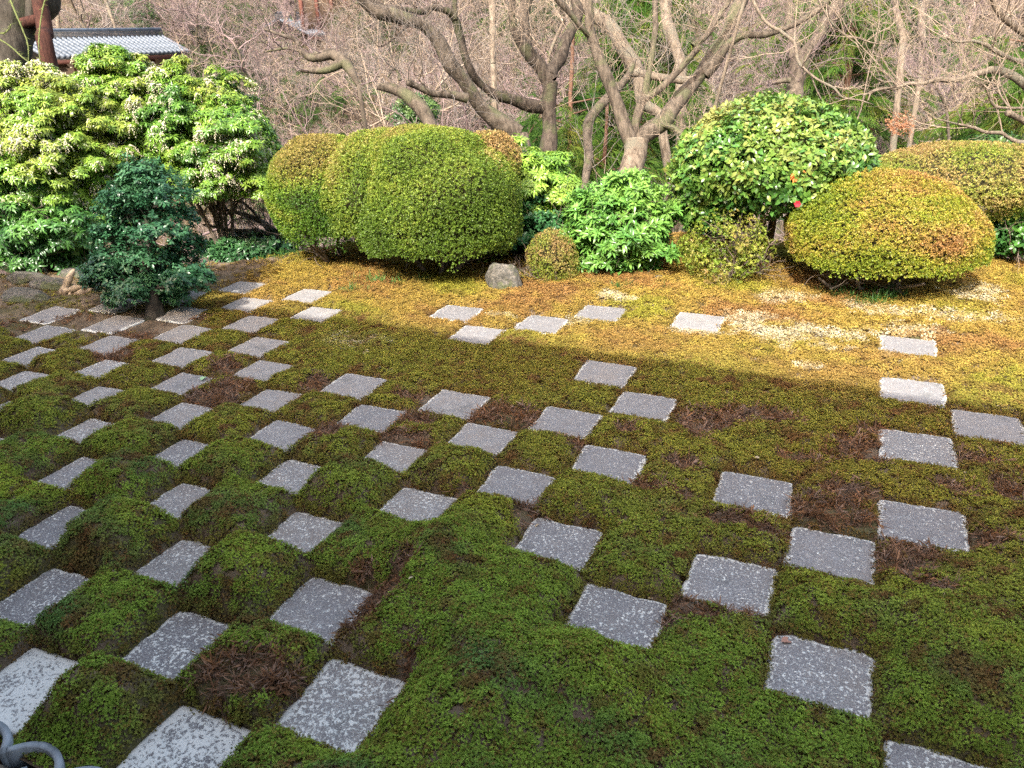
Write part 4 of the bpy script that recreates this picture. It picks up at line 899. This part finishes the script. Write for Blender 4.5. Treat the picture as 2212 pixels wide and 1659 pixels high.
tree('maple_tree','big pale trunked leafless maple rising behind the bright green shrub',[
 ('trunk',c2((1830,1260,118),(1848,1160,120),(1872,1060,132),(1895,980,150),(1900,900,170)),dB),
 ('limb',c2((1860,930,95),(1820,800,84),(1795,690,80),(1745,560,78),(1695,450,76),(1650,330,66),(1612,200,60),(1608,80,56),(1600,-40,52)),(dB,dB-.5)),
 ('limb',c2((1600,230,36),(1560,180,36),(1490,90,36),(1390,-20,36)),(dB-.4,dB-.8)),
 ('limb',c2((1920,950,110),(1960,870,108),(2030,815,112),(2110,770,112),(2170,680,104),(2290,520,96),(2372,400,90),(2478,250,82),(2540,100,80),(2615,-30,80)),(dB,dB+.2)),
 ('limb',c3((140,490,78),(230,370,70),(300,285,58),(400,232,46),(520,222,42),(640,190,38),(760,140,36),(880,60,34),(965,-20,34)),(dB+.1,dB-.6)),
 ('limb',c2((1890,880,60),(1930,720,56),(1968,620,46),(1985,520,42),(2010,400,40),(2026,280,40),(2036,150,36),(2032,-30,34)),(dB,dB-.3)),
 ('branch',c2((1975,640,44),(2060,580,44),(2140,500,44),(2250,380,40),(2330,300,36)),(dB-.1,dB-.4)),
 ('branch',c3((75,300,40),(160,232,36),(215,140,36),(290,30,34),(305,-20,32)),dB-.3),
 ('branch',c2((2060,800,40),(2150,830,36),(2230,880,32),(2300,830,20),(2400,790,14)),(dB,dB-.5))],
 M['bark_pale'],605,dict(n=10,L=.7,lev=2,maxr=.12,r=.006),'twig_tan')
tree('maple_tree','long slanting bare trunk crossing behind the pale maple',[
 ('trunk',c2((2060,740,60),(1965,660,72),(1950,560,84),(1905,430,92),(1830,290,96),(1740,170,92),(1640,90,84),(1540,-30,70)),(14.2,13.8)),
 ('limb',c2((1860,470,50),(1960,480,52),(2080,505,54),(2212,520,54),(2330,510,50)),14)],M['bark_pale'],606,dict(n=14,L=.9,lev=2,maxr=.3,r=.006),'twig_grey')
tree('young_tree','slender curved grey trunk between the two big maples',[
 ('trunk',c2((1565,1330,62),(1590,1160,56),(1612,1010,60),(1592,900,62),(1592,800,64),(1640,720,58),(1715,640,60),(1790,570,52),(1860,480,44),(1900,380,30)),(13,13.2))],M['bark_mid'],607,dict(n=22,L=1.,lev=2,maxr=.2),'twig_grey')
tree('maple_tree','grey green trunk splitting into a V behind the round evergreen',[
 ('trunk',c3((705,680,108),(720,560,112),(738,450,130),(755,350,120)),14.3),
 ('limb',c3((725,380,84),(705,250,74),(700,120,60),(690,-20,50)),14.3),
 ('limb',c3((775,380,90),(850,280,82),(905,170,78),(965,80,76),(1020,-30,76)),(14.3,14.6)),
 ('branch',c3((690,525,34),(620,530,30),(540,545,26)),14.1)],M['bark_mid'],608,dict(n=20,L=1.1,lev=2,maxr=.3),'twig_pink')
tree('maple_tree','leafless maple reaching curved boughs into the picture from the right edge',[
 ('trunk',c3((2420,1100,170),(2400,900,160),(2380,700,150),(2360,500,140),(2340,250,120),(2330,0,100)),9.6),
 ('limb',c3((2370,640,80),(2250,575,56),(2140,490,52),(2020,450,46),(1900,480,42),(1780,520,38),(1640,520,32),(1560,540,26),(1450,545,22),(1380,575,18),(1280,570,15),(1170,620,10)),(9.6,9.1)),
 ('limb',c3((2345,330,60),(2250,240,40),(2160,170,42),(2080,110,40),(2020,30,35),(1990,-30,30)),(9.6,9.2)),
 ('limb',c3((2360,470,50),(2212,410,30),(2120,380,30),(2030,340,28),(1960,290,24),(1880,265,18),(1780,270,12),(1700,240,8)),(9.6,9.)),
 ('branch',c3((2370,680,36),(2212,700,20),(2120,700,17),(2030,690,16),(1990,630,15),(1960,560,12),(1900,520,8)),(9.6,9.2)),
 ('branch',c3((2110,690,12),(2060,620,12),(2030,540,10),(2000,500,8)),9.2),
 ('branch',c3((2390,820,60),(2260,800,46),(2180,760,44),(2110,728,40)),(9.6,9.3)),
 ('branch',c3((2380,900,50),(2200,920,30),(2110,890,24),(2060,860,26),(1960,855,24),(1880,825,20),(1760,800,12),(1650,770,8)),(9.6,9.2)),
 ('branch',c3((1450,545,14),(1400,560,12),(1240,590,14),(1200,650,8)),9.1)],M['bark_pale'],609,dict(n=10,L=.8,lev=2,maxr=.06),'twig_tan')
tree('young_tree','thin dark sapling standing before the far right azalea dome',[
 ('trunk',c3((1725,900,18),(1705,700,17),(1650,570,16),(1590,420,14),(1545,260,13),(1480,130,11),(1440,0,9)),(11.6,11.3)),
 ('branch',c3((1705,690,12),(1760,520,12),(1800,420,11),(1835,260,9),(1900,120,6)),11.5),
 ('branch',c3((1660,590,10),(1600,520,9),(1500,460,7)),11.4)],M['bark_mid'],610,dict(n=16,L=.7,lev=2),'twig_pink')
tree('hanging_branch','long drooping bough looping down in front of the V shaped trunk',[
 ('trunk',c3((420,-60,22),(530,130,20),(640,205,20),(725,280,22),(750,400,20),(800,460,18),(880,520,16),(980,570,15),(1040,630,13),(1150,650,10),(1240,680,7)),(9.8,9.3)),
 ('branch',c3((880,-20,14),(930,90,15),(1040,215,14),(1150,250,12),(1240,280,9),(1350,285,6)),9.4)],M['bark_pale'],611,dict(n=12,L=.7,lev=2),'twig_tan',cat='branch')
for k,(lab,P,d) in enumerate([('pale straight far trunk left of the dark forked maple',c2((985,420,40),(980,300,46),(978,150,50),(975,-20,52)),19),
  ('slim pale far trunk near the top right corner',c3((1430,240,40),(1400,120,40),(1370,-20,36)),19),
  ('leaning whitish far trunk at top right',c3((1530,560,30),(1545,300,42),(1550,120,48),(1590,-20,50)),20),
  ('thin whitish trunk left of the roof ridge',[(250,66,7),(236,20,8),(222,-12,8)],40),
  ('grey trunk rising behind the roof',[(128,66,8),(120,20,9),(116,-12,9)],41),
  ('lightly leaning grey trunk behind the slanting one',c2((2200,420,70),(2150,250,80),(2110,100,84),(2085,-30,84)),15.5)]):
    tree('bare_tree',lab,[('trunk',P,d)],M['bark_pale'],620+k,dict(n=26,L=1.6,lev=2,maxr=.4,rmin=.005),'twig_grey')
# cedars
def cedar_tree(label,P,d,seed,span,mat='bark_cedar',crown=1.,nb=34):
    rg=np.random.default_rng(seed); p,zg=root_down(P,d,0); base=np.array([p[0],p[1],min(zg,p[2])-.1]); t=thing('cedar_tree',label,'tree',base)
    mb=MB(); L,rr=limb(mb,P,d,rg=rg,knob=.02); r0=P[0][2]/2*d/F; mb.tube([base,p],[r0*1.15,r0],12); mb.build('trunk',M[mat],t,True)
    Q=[];N=[];SP=[]; mb=MB(); zt=L[:,2].max()
    for q in range(nb):
        z=rg.uniform(span[0],span[1]); k=int(np.argmin(np.abs(L[:,2]-z))); o=L[k]*1.; o[2]=z; a=rg.uniform(0,6.28); ln=crown*rg.uniform(.6,1.5)
        T=smooth_line([o,o+np.array([math.cos(a),math.sin(a),.08])*ln*.5,o+np.array([math.cos(a),math.sin(a),-.28])*ln],8); mb.tube(T,np.linspace(.022,.006,8),4)
        for p_ in T[2:]:
            for w in range(5): Q.append(p_+rg.normal(size=3)*.10); N.append([0,0,1]); SP.append([math.cos(a)+rg.normal()*.5,math.sin(a)+rg.normal()*.5,-.2])
    mb.build('branches',M[mat],t,True,'stuff'); Q=np.array(Q); col=palette([(.02,.06,.012),(.05,.12,.018),(.10,.18,.025),(.17,.17,.03)],0,Q,rg,len(Q),seed)*rg.uniform(.7,1.3,(len(Q),1))
    cloud('foliage',G['cedar'],Q,N,rg.uniform(.6,1.1,len(Q)),col,t,tilt=.25,rg=rg,spin=SP)
cedar_tree('red barked cedar behind the pale maple',c2((1985,640,84),(1990,400,82),(2000,200,76),(2012,-30,70)),17,701,(-.6,3.2),crown=1.3,nb=60)
cedar_tree('cedar with low green sprays between the two big maples',c2((1480,900,30),(1490,500,28),(1500,200,24)),16,702,(-3.5,1.2),crown=1.5,nb=60)
cedar_tree('small cedar right of the slender curved trunk',c2((1700,1100,26),(1720,800,24),(1730,600,20)),15,703,(-3.6,0.),crown=1.3,nb=55)
cedar_tree('far cedar at the top above the V trunk',c3((1100,300,40),(1105,100,40),(1110,-30,40)),23,704,(-.8,3.4),crown=2.0,nb=90)
cedar_tree('green cedar on the far slope at the right edge',c3((2260,480,40),(2240,300,38),(2230,100,34)),19,706,(-1.6,1.8),crown=1.3,nb=50)
# dark leaning trunk and its prop at top left
tree('old_tree','massive dark leaning trunk in shade at the top left corner',[('trunk',[(10,150,72),(14,115,78),(20,70,92),(30,30,104),(42,-20,112),(60,-80,112)],11.2),('limb',[(66,60,22),(70,20,26),(78,-25,28)],11.0)],M['bark_dark'],630,None)
def prop():
    p=np.array(at(110,150,10.9)); g=np.array([p[0],p[1],float(terrain(p[0],p[1]))-.1]); t=thing('wooden_prop','reddish brown wooden post propping the old trunk','post',g)
    mb=MB(); top=np.array(at(80,-30,10.9)); mb.tube(smooth_line([g,p,np.array(at(98,70,10.9)),top],12),np.full(12,32/2*10.9/F),10); mb.build('post',M['bark_post'],t,True)
    mb=MB(); mb.tube([np.array(at(50,50,10.95)),np.array(at(90,40,10.9))],.075,8); mb.build('crosspiece',M['bark_post'],t,True)
prop()
# green thorny shoots hanging before the old trunk
for k,(lab,P) in enumerate([('thorny green shoot crossing the old trunk from its top left',[(18,-12,4),(30,20,4),(48,62,3.5),(60,95,3),(62,130,2)]),('thorny green shoot hanging over the wooden prop',[(100,-10,3),(92,20,3),(86,60,3),(84,100,2.5),(88,142,2)]),
   ('thorny green shoot rising from the left edge over the pieris',[(-10,80,4),(22,100,3.5),(46,122,3),(68,138,2)]),('thorny shoot forking at the left picture edge',[(-10,70,3),(8,72,3),(20,62,2.5),(24,52,2)])]):
    rg=np.random.default_rng(640+k); t=thing('thorny_shoot',lab,'branch',at(P[0][0],P[0][1],9.2)); mb=MB(); L,rr=limb(mb,P,9.2,rg=rg); mb.build('stem',M['thorn'],t,True)
    mb=MB()
    for q in range(2,len(L)-1,2):
        s=rg.normal(size=3)*[1,.5,.6]; s/=np.linalg.norm(s); mb.tube([L[q],L[q]+s*.06],[.004,.001],3,False)
    mb.build('thorns',M['thorn'],t,False,'stuff')

tree('bare_shrub','leaning bare brown stems between the pieris and the greener azalea mound',[
 ('stem',[(650,575,17),(628,540,16),(600,508,14),(560,478,12),(520,462,9),(470,450,6)],10.2),
 ('stem',[(665,575,15),(655,530,13),(640,500,12),(622,470,9)],10.3),
 ('stem',[(640,570,12),(610,520,10),(560,500,8),(500,498,7),(440,486,5)],10.1),
 ('stem',[(628,545,8),(580,500,7),(545,455,6),(500,420,4)],10.15)],M['bark_pale'],660,dict(n=26,L=.45,lev=2,r=.006),'twig_grey',cat='shrub')
# ------------------------------------------------------------------ far tiled roofs
def corridor(label,px0,py0,px1,d0,w,drop,seed,wall=True):
    A=np.array(at(px0,py0,d0)); lo,hi=0,40
    for _ in range(40):
        mid=(lo+hi)/2; lo,hi=(mid,hi) if proj(A+[0,mid,0])[0]<px1 else (lo,mid)
    L=lo; zg=float(terrain(A[0],A[1]+L/2)); t=thing('temple_corridor',label,'building',(A[0],A[1]+L/2,zg)); n=int(L/.285)
    for sg in(1,-1):
        mb=MB(); x0,x1=A[0]+sg*.10,A[0]+sg*w; y0,y1=A[1],A[1]+L; z0,z1=A[2]-.16,A[2]-.16-drop; v=[]
        for y in(y0,y1):
            for th in(0,-.1): v+=[[x0,y,z0+th],[x1,y,z1+th]]
        mb.add(v,[[0,1,5,4],[2,6,7,3],[1,3,7,5],[0,4,6,2],[0,2,3,1],[4,5,7,6]]); slope=mb.build('roof_slope',M['roof_dark'],t)
        me=None
        for q in range(n+1):
            y=y0+L*q/n
            if me is None:
                m2=MB(); k=9; T=[(sg*(.1+(w-.1+.03)*i/k),0,-.16-drop*i/k*1.0+.012) for i in range(k+1)]
                for i in range(k): m2.tube([T[i],np.array(T[i+1])+[0,0,-.004]],[.078,.088],8,True)
                me=m2.mesh('tile_row',(0,0,0),True); me.materials.append(M['roof_tile'])
            o=bpy.data.objects.new('tile_row',me); link(o,slope); o.location=np.array([A[0],y,A[2]])-wloc(t)
    mb=MB()
    for k in range(5): mb.box([A[0],A[1]+L/2,A[2]-.13+k*.062],[.17-.012*k,L/2+.1,.024])
    mb.build('ridge_courses',M['roof_dark'],t); mb=MB(); mb.tube([[A[0],A[1]-.1,A[2]+.19],[A[0],A[1]+L+.1,A[2]+.19]],.085,8); mb.build('ridge_cap',M['roof_tile'],t,True)
    mb=MB(); mb.box([A[0]+w*.95,A[1]+L/2,A[2]-.36-drop],[.05,L/2,.09]); mb.build('eave_beam',M['red_paint'],t)
    hz=(A[2]-.3-drop-zg)/2
    mb=MB(); mb.box([A[0]+w*.72,A[1]+L/2,zg+hz],[.04,L/2-.1,hz]); mb.build('wall',M['wood_dark'],t)
    for q in range(int(L/1.5)+1):
        mb=MB(); mb.box([A[0]+w*.78,A[1]+.15+q*1.5,zg+hz],[.09,.09,hz+.1]); mb.build('pillar',M['red_paint'],t)
corridor('long grey tiled roof of a temple corridor beyond the pieris',30,77,345,34,1.75,.78,1)
corridor('distant tiled roof glimpsed through pink twigs at top centre left',600,36,860,46,2.2,.9,2)
# ------------------------------------------------------------------ bare wood on the far side
def bare_variant(seed,H,mat,spread=.75,lev=4,nch=(2,3),rmin=.006,r0=.09):
    rg=np.random.default_rng(seed); mb=MB(); P=[np.zeros(3)]; d=np.array([rg.normal()*.15,rg.normal()*.15,1.]); 
    for k in range(7): d=d+rg.normal(size=3)*.16+[0,0,.05]; d/=np.linalg.norm(d); P.append(P[-1]+d*H/9)
    P=np.array(P); tr=MB(); tr.tube(smooth_line(P,14),np.linspace(r0,r0*.35,14),8,False); tw=MB()
    for q in range(9):
        k=int(rg.integers(2,8)); s=rg.normal(size=3); s[2]=abs(s[2])*.5+.25; s/=np.linalg.norm(s)
        twigs_grow(tw,P[k],s,H*rg.uniform(.22,.36),r0*.42,lev-1,rg,.12,spread,nch,3,.24,rmin)
    a=tr.mesh('trunk',smooth=True); a.materials.append(M['bark_pale'] if seed%2 else M['bark_mid']); b=tw.mesh('twigs'); b.materials.append(mat); return a,b
VAR=[bare_variant(800+i,[4.5,5.5,4.,6.,5.,4.6][i],M[['twig_pink','twig_grey','twig_pink','twig_tan','twig_pink','twig_grey'][i]],rmin=.0055) for i in range(6)]
print('variant tris',[len(v[1].polygons) for v in VAR])
rg=np.random.default_rng(900); spots=[]; tries=0
while len(spots)<100 and tries<9000:
    tries+=1; x=rg.uniform(-48,24); y=rg.uniform(9,52); e=y-np.interp(x,EX,EY)
    if e<6.: continue
    z=float(terrain(x,y)); px,py,d=proj([x,y,z+2.5])
    if d<17.5 or px<-250 or px>2500 or py>560 or py<-260: continue
    if px<450 and d<41: continue
    if any((x-a)**2+(y-b)**2<(1.5)**2 for a,b in spots): continue
    spots.append((x,y))
for k,(x,y) in enumerate(spots):
    z=float(terrain(x,y)); px,py,d=proj([x,y,z]); vi=int(rg.integers(6))
    if 250<px<1000 and rg.uniform()<.6: vi=[0,2,4][int(rg.integers(3))]
    t=thing('bare_tree','bare twiggy tree in the leafless thicket on the far slope','tree',(x,y,z-.1),'bare trees of the leafless thicket')
    t.rotation_euler=(0,0,rg.uniform(0,6.28)); sc=rg.uniform(.8,1.35); t.scale=(sc,)*3
    for nm,me in zip(('trunk','twigs'),VAR[vi]):
        o=bpy.data.objects.new(nm,me); link(o,t)
        if nm=='twigs': o['kind']='stuff'
def scrub(seed,mat):
    rg=np.random.default_rng(seed); mb=MB()
    for q in range(5):
        s=rg.normal(size=3)*[.9,.9,.35]+[0,0,.75]; twigs_grow(mb,rg.normal(size=3)*[.15,.15,0],s,rg.uniform(.5,.9),.010,3,rg,.10,.85,(2,3),3,.36,.0045)
    me=mb.mesh('scrub'); me.materials.append(mat); return me
G['scrub']=variants('scrub',[scrub(i,M[['twig_pink','twig_grey','twig_tan','twig_pink','twig_grey','twig_tan'][i]]) for i in range(6)],M['twig_grey'])
def thicket():
    rg=np.random.default_rng(77); n=60000; x=rg.uniform(-60,34,n); y=rg.uniform(5,62,n); e=edge_d(x,y); z=terrain(x,y); P=np.c_[x,y,z]; px,py,d=proj3(P+[0,0,.8])
    k=(e>1.2)&(px>-200)&(px<2420)&(py>-160)&(py<700)&(d>13.5); k&=rg.uniform(size=n)<np.clip((d/16)**.3*.05,0,1)*(1+.6*nz(np.c_[x,y],.09,9)).clip(.05,2); k&=~((px<440)&(d<42)&(d>16)&(px>-50))
    P=P[k]; sz=rg.uniform(1.0,2.6,len(P)); print('scrub',len(P))
    cloud('thicket',G['scrub'],P,np.tile([0,0,1.],(len(P),1)),sz,np.ones((len(P),3)),tilt=.15,rg=rg)
thicket()
def under():
    rg=np.random.default_rng(78); n=26000; x=rg.uniform(-24,12,n); y=rg.uniform(1.,24,n); e=edge_d(x,y); z=terrain(x,y); p2=np.c_[x,y]; px,py,d=proj3(np.c_[x,y,z])
    dens=ss(.1,.9,nz(p2,.14,61))*ss(6,1.0,e)+.10*ss(12,4,e)+ss(-.5,.8,nz(p2,.2,62))*((px>1080)&(px<1480))*.7*ss(11,4,e); k=(e>.45)&(rg.uniform(size=n)<dens*.8)
    P=np.c_[x,y,z][k]; n=len(P); P[:,2]+=rg.uniform(0,.45,n); col=palette([(.02,.06,.02),(.04,.11,.03),(.08,.17,.03),(.14,.20,.04)],-.2,P,rg,n,63)*rg.uniform(.7,1.2,(n,1))
    h=rg.uniform(size=n)<.5
    cloud('undergrowth',G['broad'],P[h],np.tile([0,0,1.],(h.sum(),1)),rg.uniform(.8,1.6,h.sum()),col[h],tilt=.4,rg=rg)
    cloud('fern_undergrowth',G['cedar'],P[~h],np.tile([0,0,1.],((~h).sum(),1)),rg.uniform(.5,1.,(~h).sum()),col[~h],tilt=.35,rg=rg)
under()
def far_green():
    rg=np.random.default_rng(79); n=9000; x=rg.uniform(-55,30,n); y=rg.uniform(16,58,n); p2=np.c_[x,y]; z=terrain(x,y); px,py,d=proj3(np.c_[x,y,z]); g=ss(-.35,.6,nz(p2,.07,64)+.5*nz(p2,.2,65))+.9*((px>1180)&(px<1560)&(nz(p2,.25,66)>-.2))*ss(40,25,d)
    k=(rg.uniform(size=n)<g*.8)&(edge_d(x,y)>9)&~((px<440)&(d<42)); P=np.c_[x,y,z][k]; n=len(P); P=np.repeat(P,7,0)+rg.normal(size=(n*7,3))*[.5,.5,.55]+[0,0,.8]; m_=len(P)
    cloud('evergreen_undergrowth',G['cedar'],P,np.tile([0,0,1.],(m_,1)),rg.uniform(.8,1.8,m_),palette([(.02,.05,.012),(.045,.09,.02),(.09,.15,.03)],0,P*.3,rg,m_,67)*rg.uniform(.6,1.3,(m_,1)),tilt=.4,rg=rg); print('far green',m_)
far_green()
for k,(px,py,w,d,lab) in enumerate([(300,28,110,45,'dark evergreen bush high on the far slope above the roof'),(900,240,90,24,'green brown bush low in the ravine behind the huge azalea'),(1180,330,120,17,'dark leafy bush at the foot of the dark forked maple'),(2150,330,110,17,'evergreen bush in the ravine at the right edge')]):
    rg=np.random.default_rng(950+k); c=np.array(at(px,py,d)); zg=float(terrain(c[0],c[1])); r=w/2*d/F; t=thing('evergreen_bush',lab,'bush',(c[0],c[1],min(zg,c[2])))
    p,nr,u,dp=ell_points(c,[r,r,r*.8],int(500),rg,-1,.2,950+k,r*.6); cloud('foliage',G['broad'],p,nr+[0,0,.8],rg.uniform(1.,2.,len(p)),palette([(.02,.06,.015),(.05,.11,.025),(.10,.16,.04)],0,u,rg,len(p),9),t,tilt=.4,rg=rg)
    mb=MB(); mb.tube([[c[0],c[1],min(zg,c[2])-.1],c],[.07,.03],7); mb.build('trunk',M['bark_mid'],t)
for k,(px,py,w,h,d,cc,lab) in enumerate([(1945,270,60,50,13.8,(.48,.24,.13),'clump of orange brown dry leaves above the far right azalea'),(735,135,14,14,9.4,(.5,.2,.05),'tuft of orange dry leaves on a bare twig')][:1]):
    rg=np.random.default_rng(970+k); c=np.array(at(px,py,d)); t=thing('dry_shrub',lab,'shrub',(c[0],c[1],float(terrain(c[0],c[1])))); r=w/2*d/F
    p,nr,u,dp=ell_points(c,[r,r,r*.9],260,rg,-1,.2,970,r*.8); cloud('foliage',G['azalea'],p,nr,rg.uniform(1.2,2.2,len(p)),np.array(cc)*rg.uniform(.6,1.2,(len(p),1)),t,tilt=.6,rg=rg)
    mb=MB(); twigs_grow(mb,wloc(t),(0,0,1),max(.5,c[2]-wloc(t)[2]),.03,3,rg,.1,.6,(2,3),4,.15,.004); mb.build('stem',M['stem'],t)
# ------------------------------------------------------------------ tile edging and gravel by the veranda
mb=MB(); mb.add([[-14,-3.75,-.012],[9,-3.75,-.012],[9,-3.0,-.012],[-14,-3.0,-.012]],[[0,1,2,3]]); mb.build('gravel_gutter',M['gravel'],None,False,'structure')
def edging():
    t=thing('tile_edging','interlocking curved slate tile edging between moss and gravel at the bottom left','edging',(-7*S,-6.9*S,0)); P=.275; y0=-7.12*S
    def arc(w,rise,th=.026,z0=-.05,z1=.060,sgn=1):
        n=14; mb=MB(); v=[]
        for k in range(n+1):
            u=-1+2*k/n; x=u*w/2; y=sgn*rise*(1-abs(u)**2.4); 
            dx=w/2; dy=-sgn*rise*2.4*abs(u)**1.4*np.sign(u); nl=np.array([-dy,dx])/math.hypot(dx,dy)
            for s_ in(-1,1):
                for z in(z0,z1): v.append([x+nl[0]*th/2*s_,y+nl[1]*th/2*s_,z])
        f=[]
        for k in range(n):
            a=4*k; b=a+4; f+=[[a+1,a+3,b+3,b+1],[a,a+1,b+1,b],[a+2,b+2,b+3,a+3],[a,b,b+2,a+2]]
        f+=[[0,2,3,1],[4*n,4*n+1,4*n+3,4*n+2]]; mb.add(v,f); me=mb.mesh('edging_tile'); me.materials.append(M['slate']); return me
    up=arc(P*1.0,.075); dn=arc(P*.98,.06,sgn=-1,z1=.052)
    for k in range(-8,12):
        x=-6.86*S+k*P
        o=bpy.data.objects.new('edging_tile',up); link(o,t); o.location=np.array([x+P/2,y0,0])-wloc(t); o.rotation_euler=(0,0,R(-3))
        o=bpy.data.objects.new('edging_tile',dn); link(o,t); o.location=np.array([x,y0-.022,-.002])-wloc(t); o.rotation_euler=(0,0,R(4))
edging()
# ------------------------------------------------------------------ the hall whose eave shades the garden
def hall():
    EY_=-4.6; EZ=(3.35*S-EY_)*math.tan(SUN_EL); RY=-10.; RZ=EZ+3.4; x0,x1=-19.,11.5
    t=thing('temple_hall','temple hall behind the viewpoint whose eave shades the garden','building',((x0+x1)/2,-8,0))
    mb=MB(); v=[[x0,EY_,EZ-.2],[x1,EY_,EZ-.2],[x1,RY,RZ-.3],[x0,RY,RZ-.3],[x0,EY_,EZ],[x1,EY_,EZ],[x1,RY,RZ],[x0,RY,RZ]]
    mb.add(v,[[0,3,2,1],[4,5,6,7],[0,1,5,4],[1,2,6,5],[2,3,7,6],[3,0,4,7]]); mb.build('roof',M['roof_dark'],t)
    mb=MB(); v=[[x0,RY-.01,RZ-.3],[x1,RY-.01,RZ-.3],[x1,-15,EZ-.2],[x0,-15,EZ-.2],[x0,RY-.01,RZ],[x1,RY-.01,RZ],[x1,-15,EZ],[x0,-15,EZ]]; mb.add(v,[[0,3,2,1],[4,5,6,7],[0,1,5,4],[1,2,6,5],[2,3,7,6],[3,0,4,7]]); mb.build('rear_roof',M['roof_dark'],t)
    mb=MB(); mb.box([(x0+x1)/2,-4.85,.64],[(x1-x0)/2-1,1.25,.05]); mb.build('veranda_floor',M['wood_dark'],t)
    mb=MB(); mb.box([(x0+x1)/2,-6.2,3.2],[(x1-x0)/2-1,.08,3.15]); mb.build('wall',M['plaster'],t)
    n=int((x1-x0-2)/2.2)
    for k in range(n+1):
        x=x0+1+k*2.2; mb=MB(); mb.box([x,-6.1,2.8],[.10,.10,2.6]); mb.build('pillar',M['wood_dark'],t)
        mb=MB(); mb.box([x,-4.0,.28],[.08,.08,.30]); mb.build('floor_post',M['wood_dark'],t)
        if k<n: mb=MB(); mb.box([x+1.1,-6.08,1.75],[.85,.03,1.0]); mb.build('paper_screen',M['paper'],t)
hall()
# ------------------------------------------------------------------ small things lying about
def fallen(label,px,py,col,L=.05,seed=0,group=None,z=.03):
    rg=np.random.default_rng(seed); g=np.array(gnd(px,py,.03)); hh,dd=mound(np.array([g[0]]),np.array([g[1]])); zz=max(float(hh[0]),.006)+.018; mb=MB()
    leafblade(mb,np.zeros(3),(1,0,.15),(0,0,1),L,L*.55,.12,.25,4); me=mb.mesh('fallen_leaf'); me.materials.append(flat('fallen_leaf',col,c2=tuple(v*.8 for v in col))); o=bpy.data.objects.new('fallen_leaf',me); link(o); o.location=(g[0],g[1],zz); o.rotation_euler=(rg.normal()*.3,rg.normal()*.3,rg.uniform(0,6.28)); tag(o,label,'leaf',group)
fallen('pinkish brown fallen leaf on the far left corner of the lowest right slab',1688,1384,(.45,.25,.18),.07,1)
fallen('pale green fallen leaf on moss left of centre',443,812,(.35,.55,.30),.08,2)
fallen('cream coloured leaf scrap on the shaded moss left of centre',822,801,(.6,.5,.35),.05,3)
for k,(x,y) in enumerate([(1010,965),(1165,1130),(1290,1135),(280,1165),(900,1310),(1640,1000),(2080,1025),(2160,880),(1120,700),(560,640),(1400,1290),(2030,1320)]):
    fallen('tiny pale dry leaf scrap lying on the moss',x,y,(.5,.40,.26),.03,10+k,'tiny leaf scraps on the moss')
def grasses():
    rg=np.random.default_rng(88); Q=[]
    for px,py,rx,ry,n in [(1870,655,70,12,46),(1820,640,60,10,24),(1920,645,50,8,20),(810,618,70,8,22),(760,636,30,5,8),(2130,560,40,12,30),(620,560,40,6,10),(1340,625,60,6,10)]:
        for q in range(n):
            g=gnd(px+rg.normal()*rx*.6,py+rg.normal()*ry*.6); Q.append([g[0],g[1],float(terrain(g[0],g[1]))+.01])
    Q=np.array(Q); cloud('grass_tufts',G['grass'],Q,np.tile([0,0,1.],(len(Q),1)),rg.uniform(.45,1.0,len(Q)),np.array([.06,.15,.03])*rg.uniform(.7,1.5,(len(Q),1)),tilt=.2,rg=rg)
grasses()
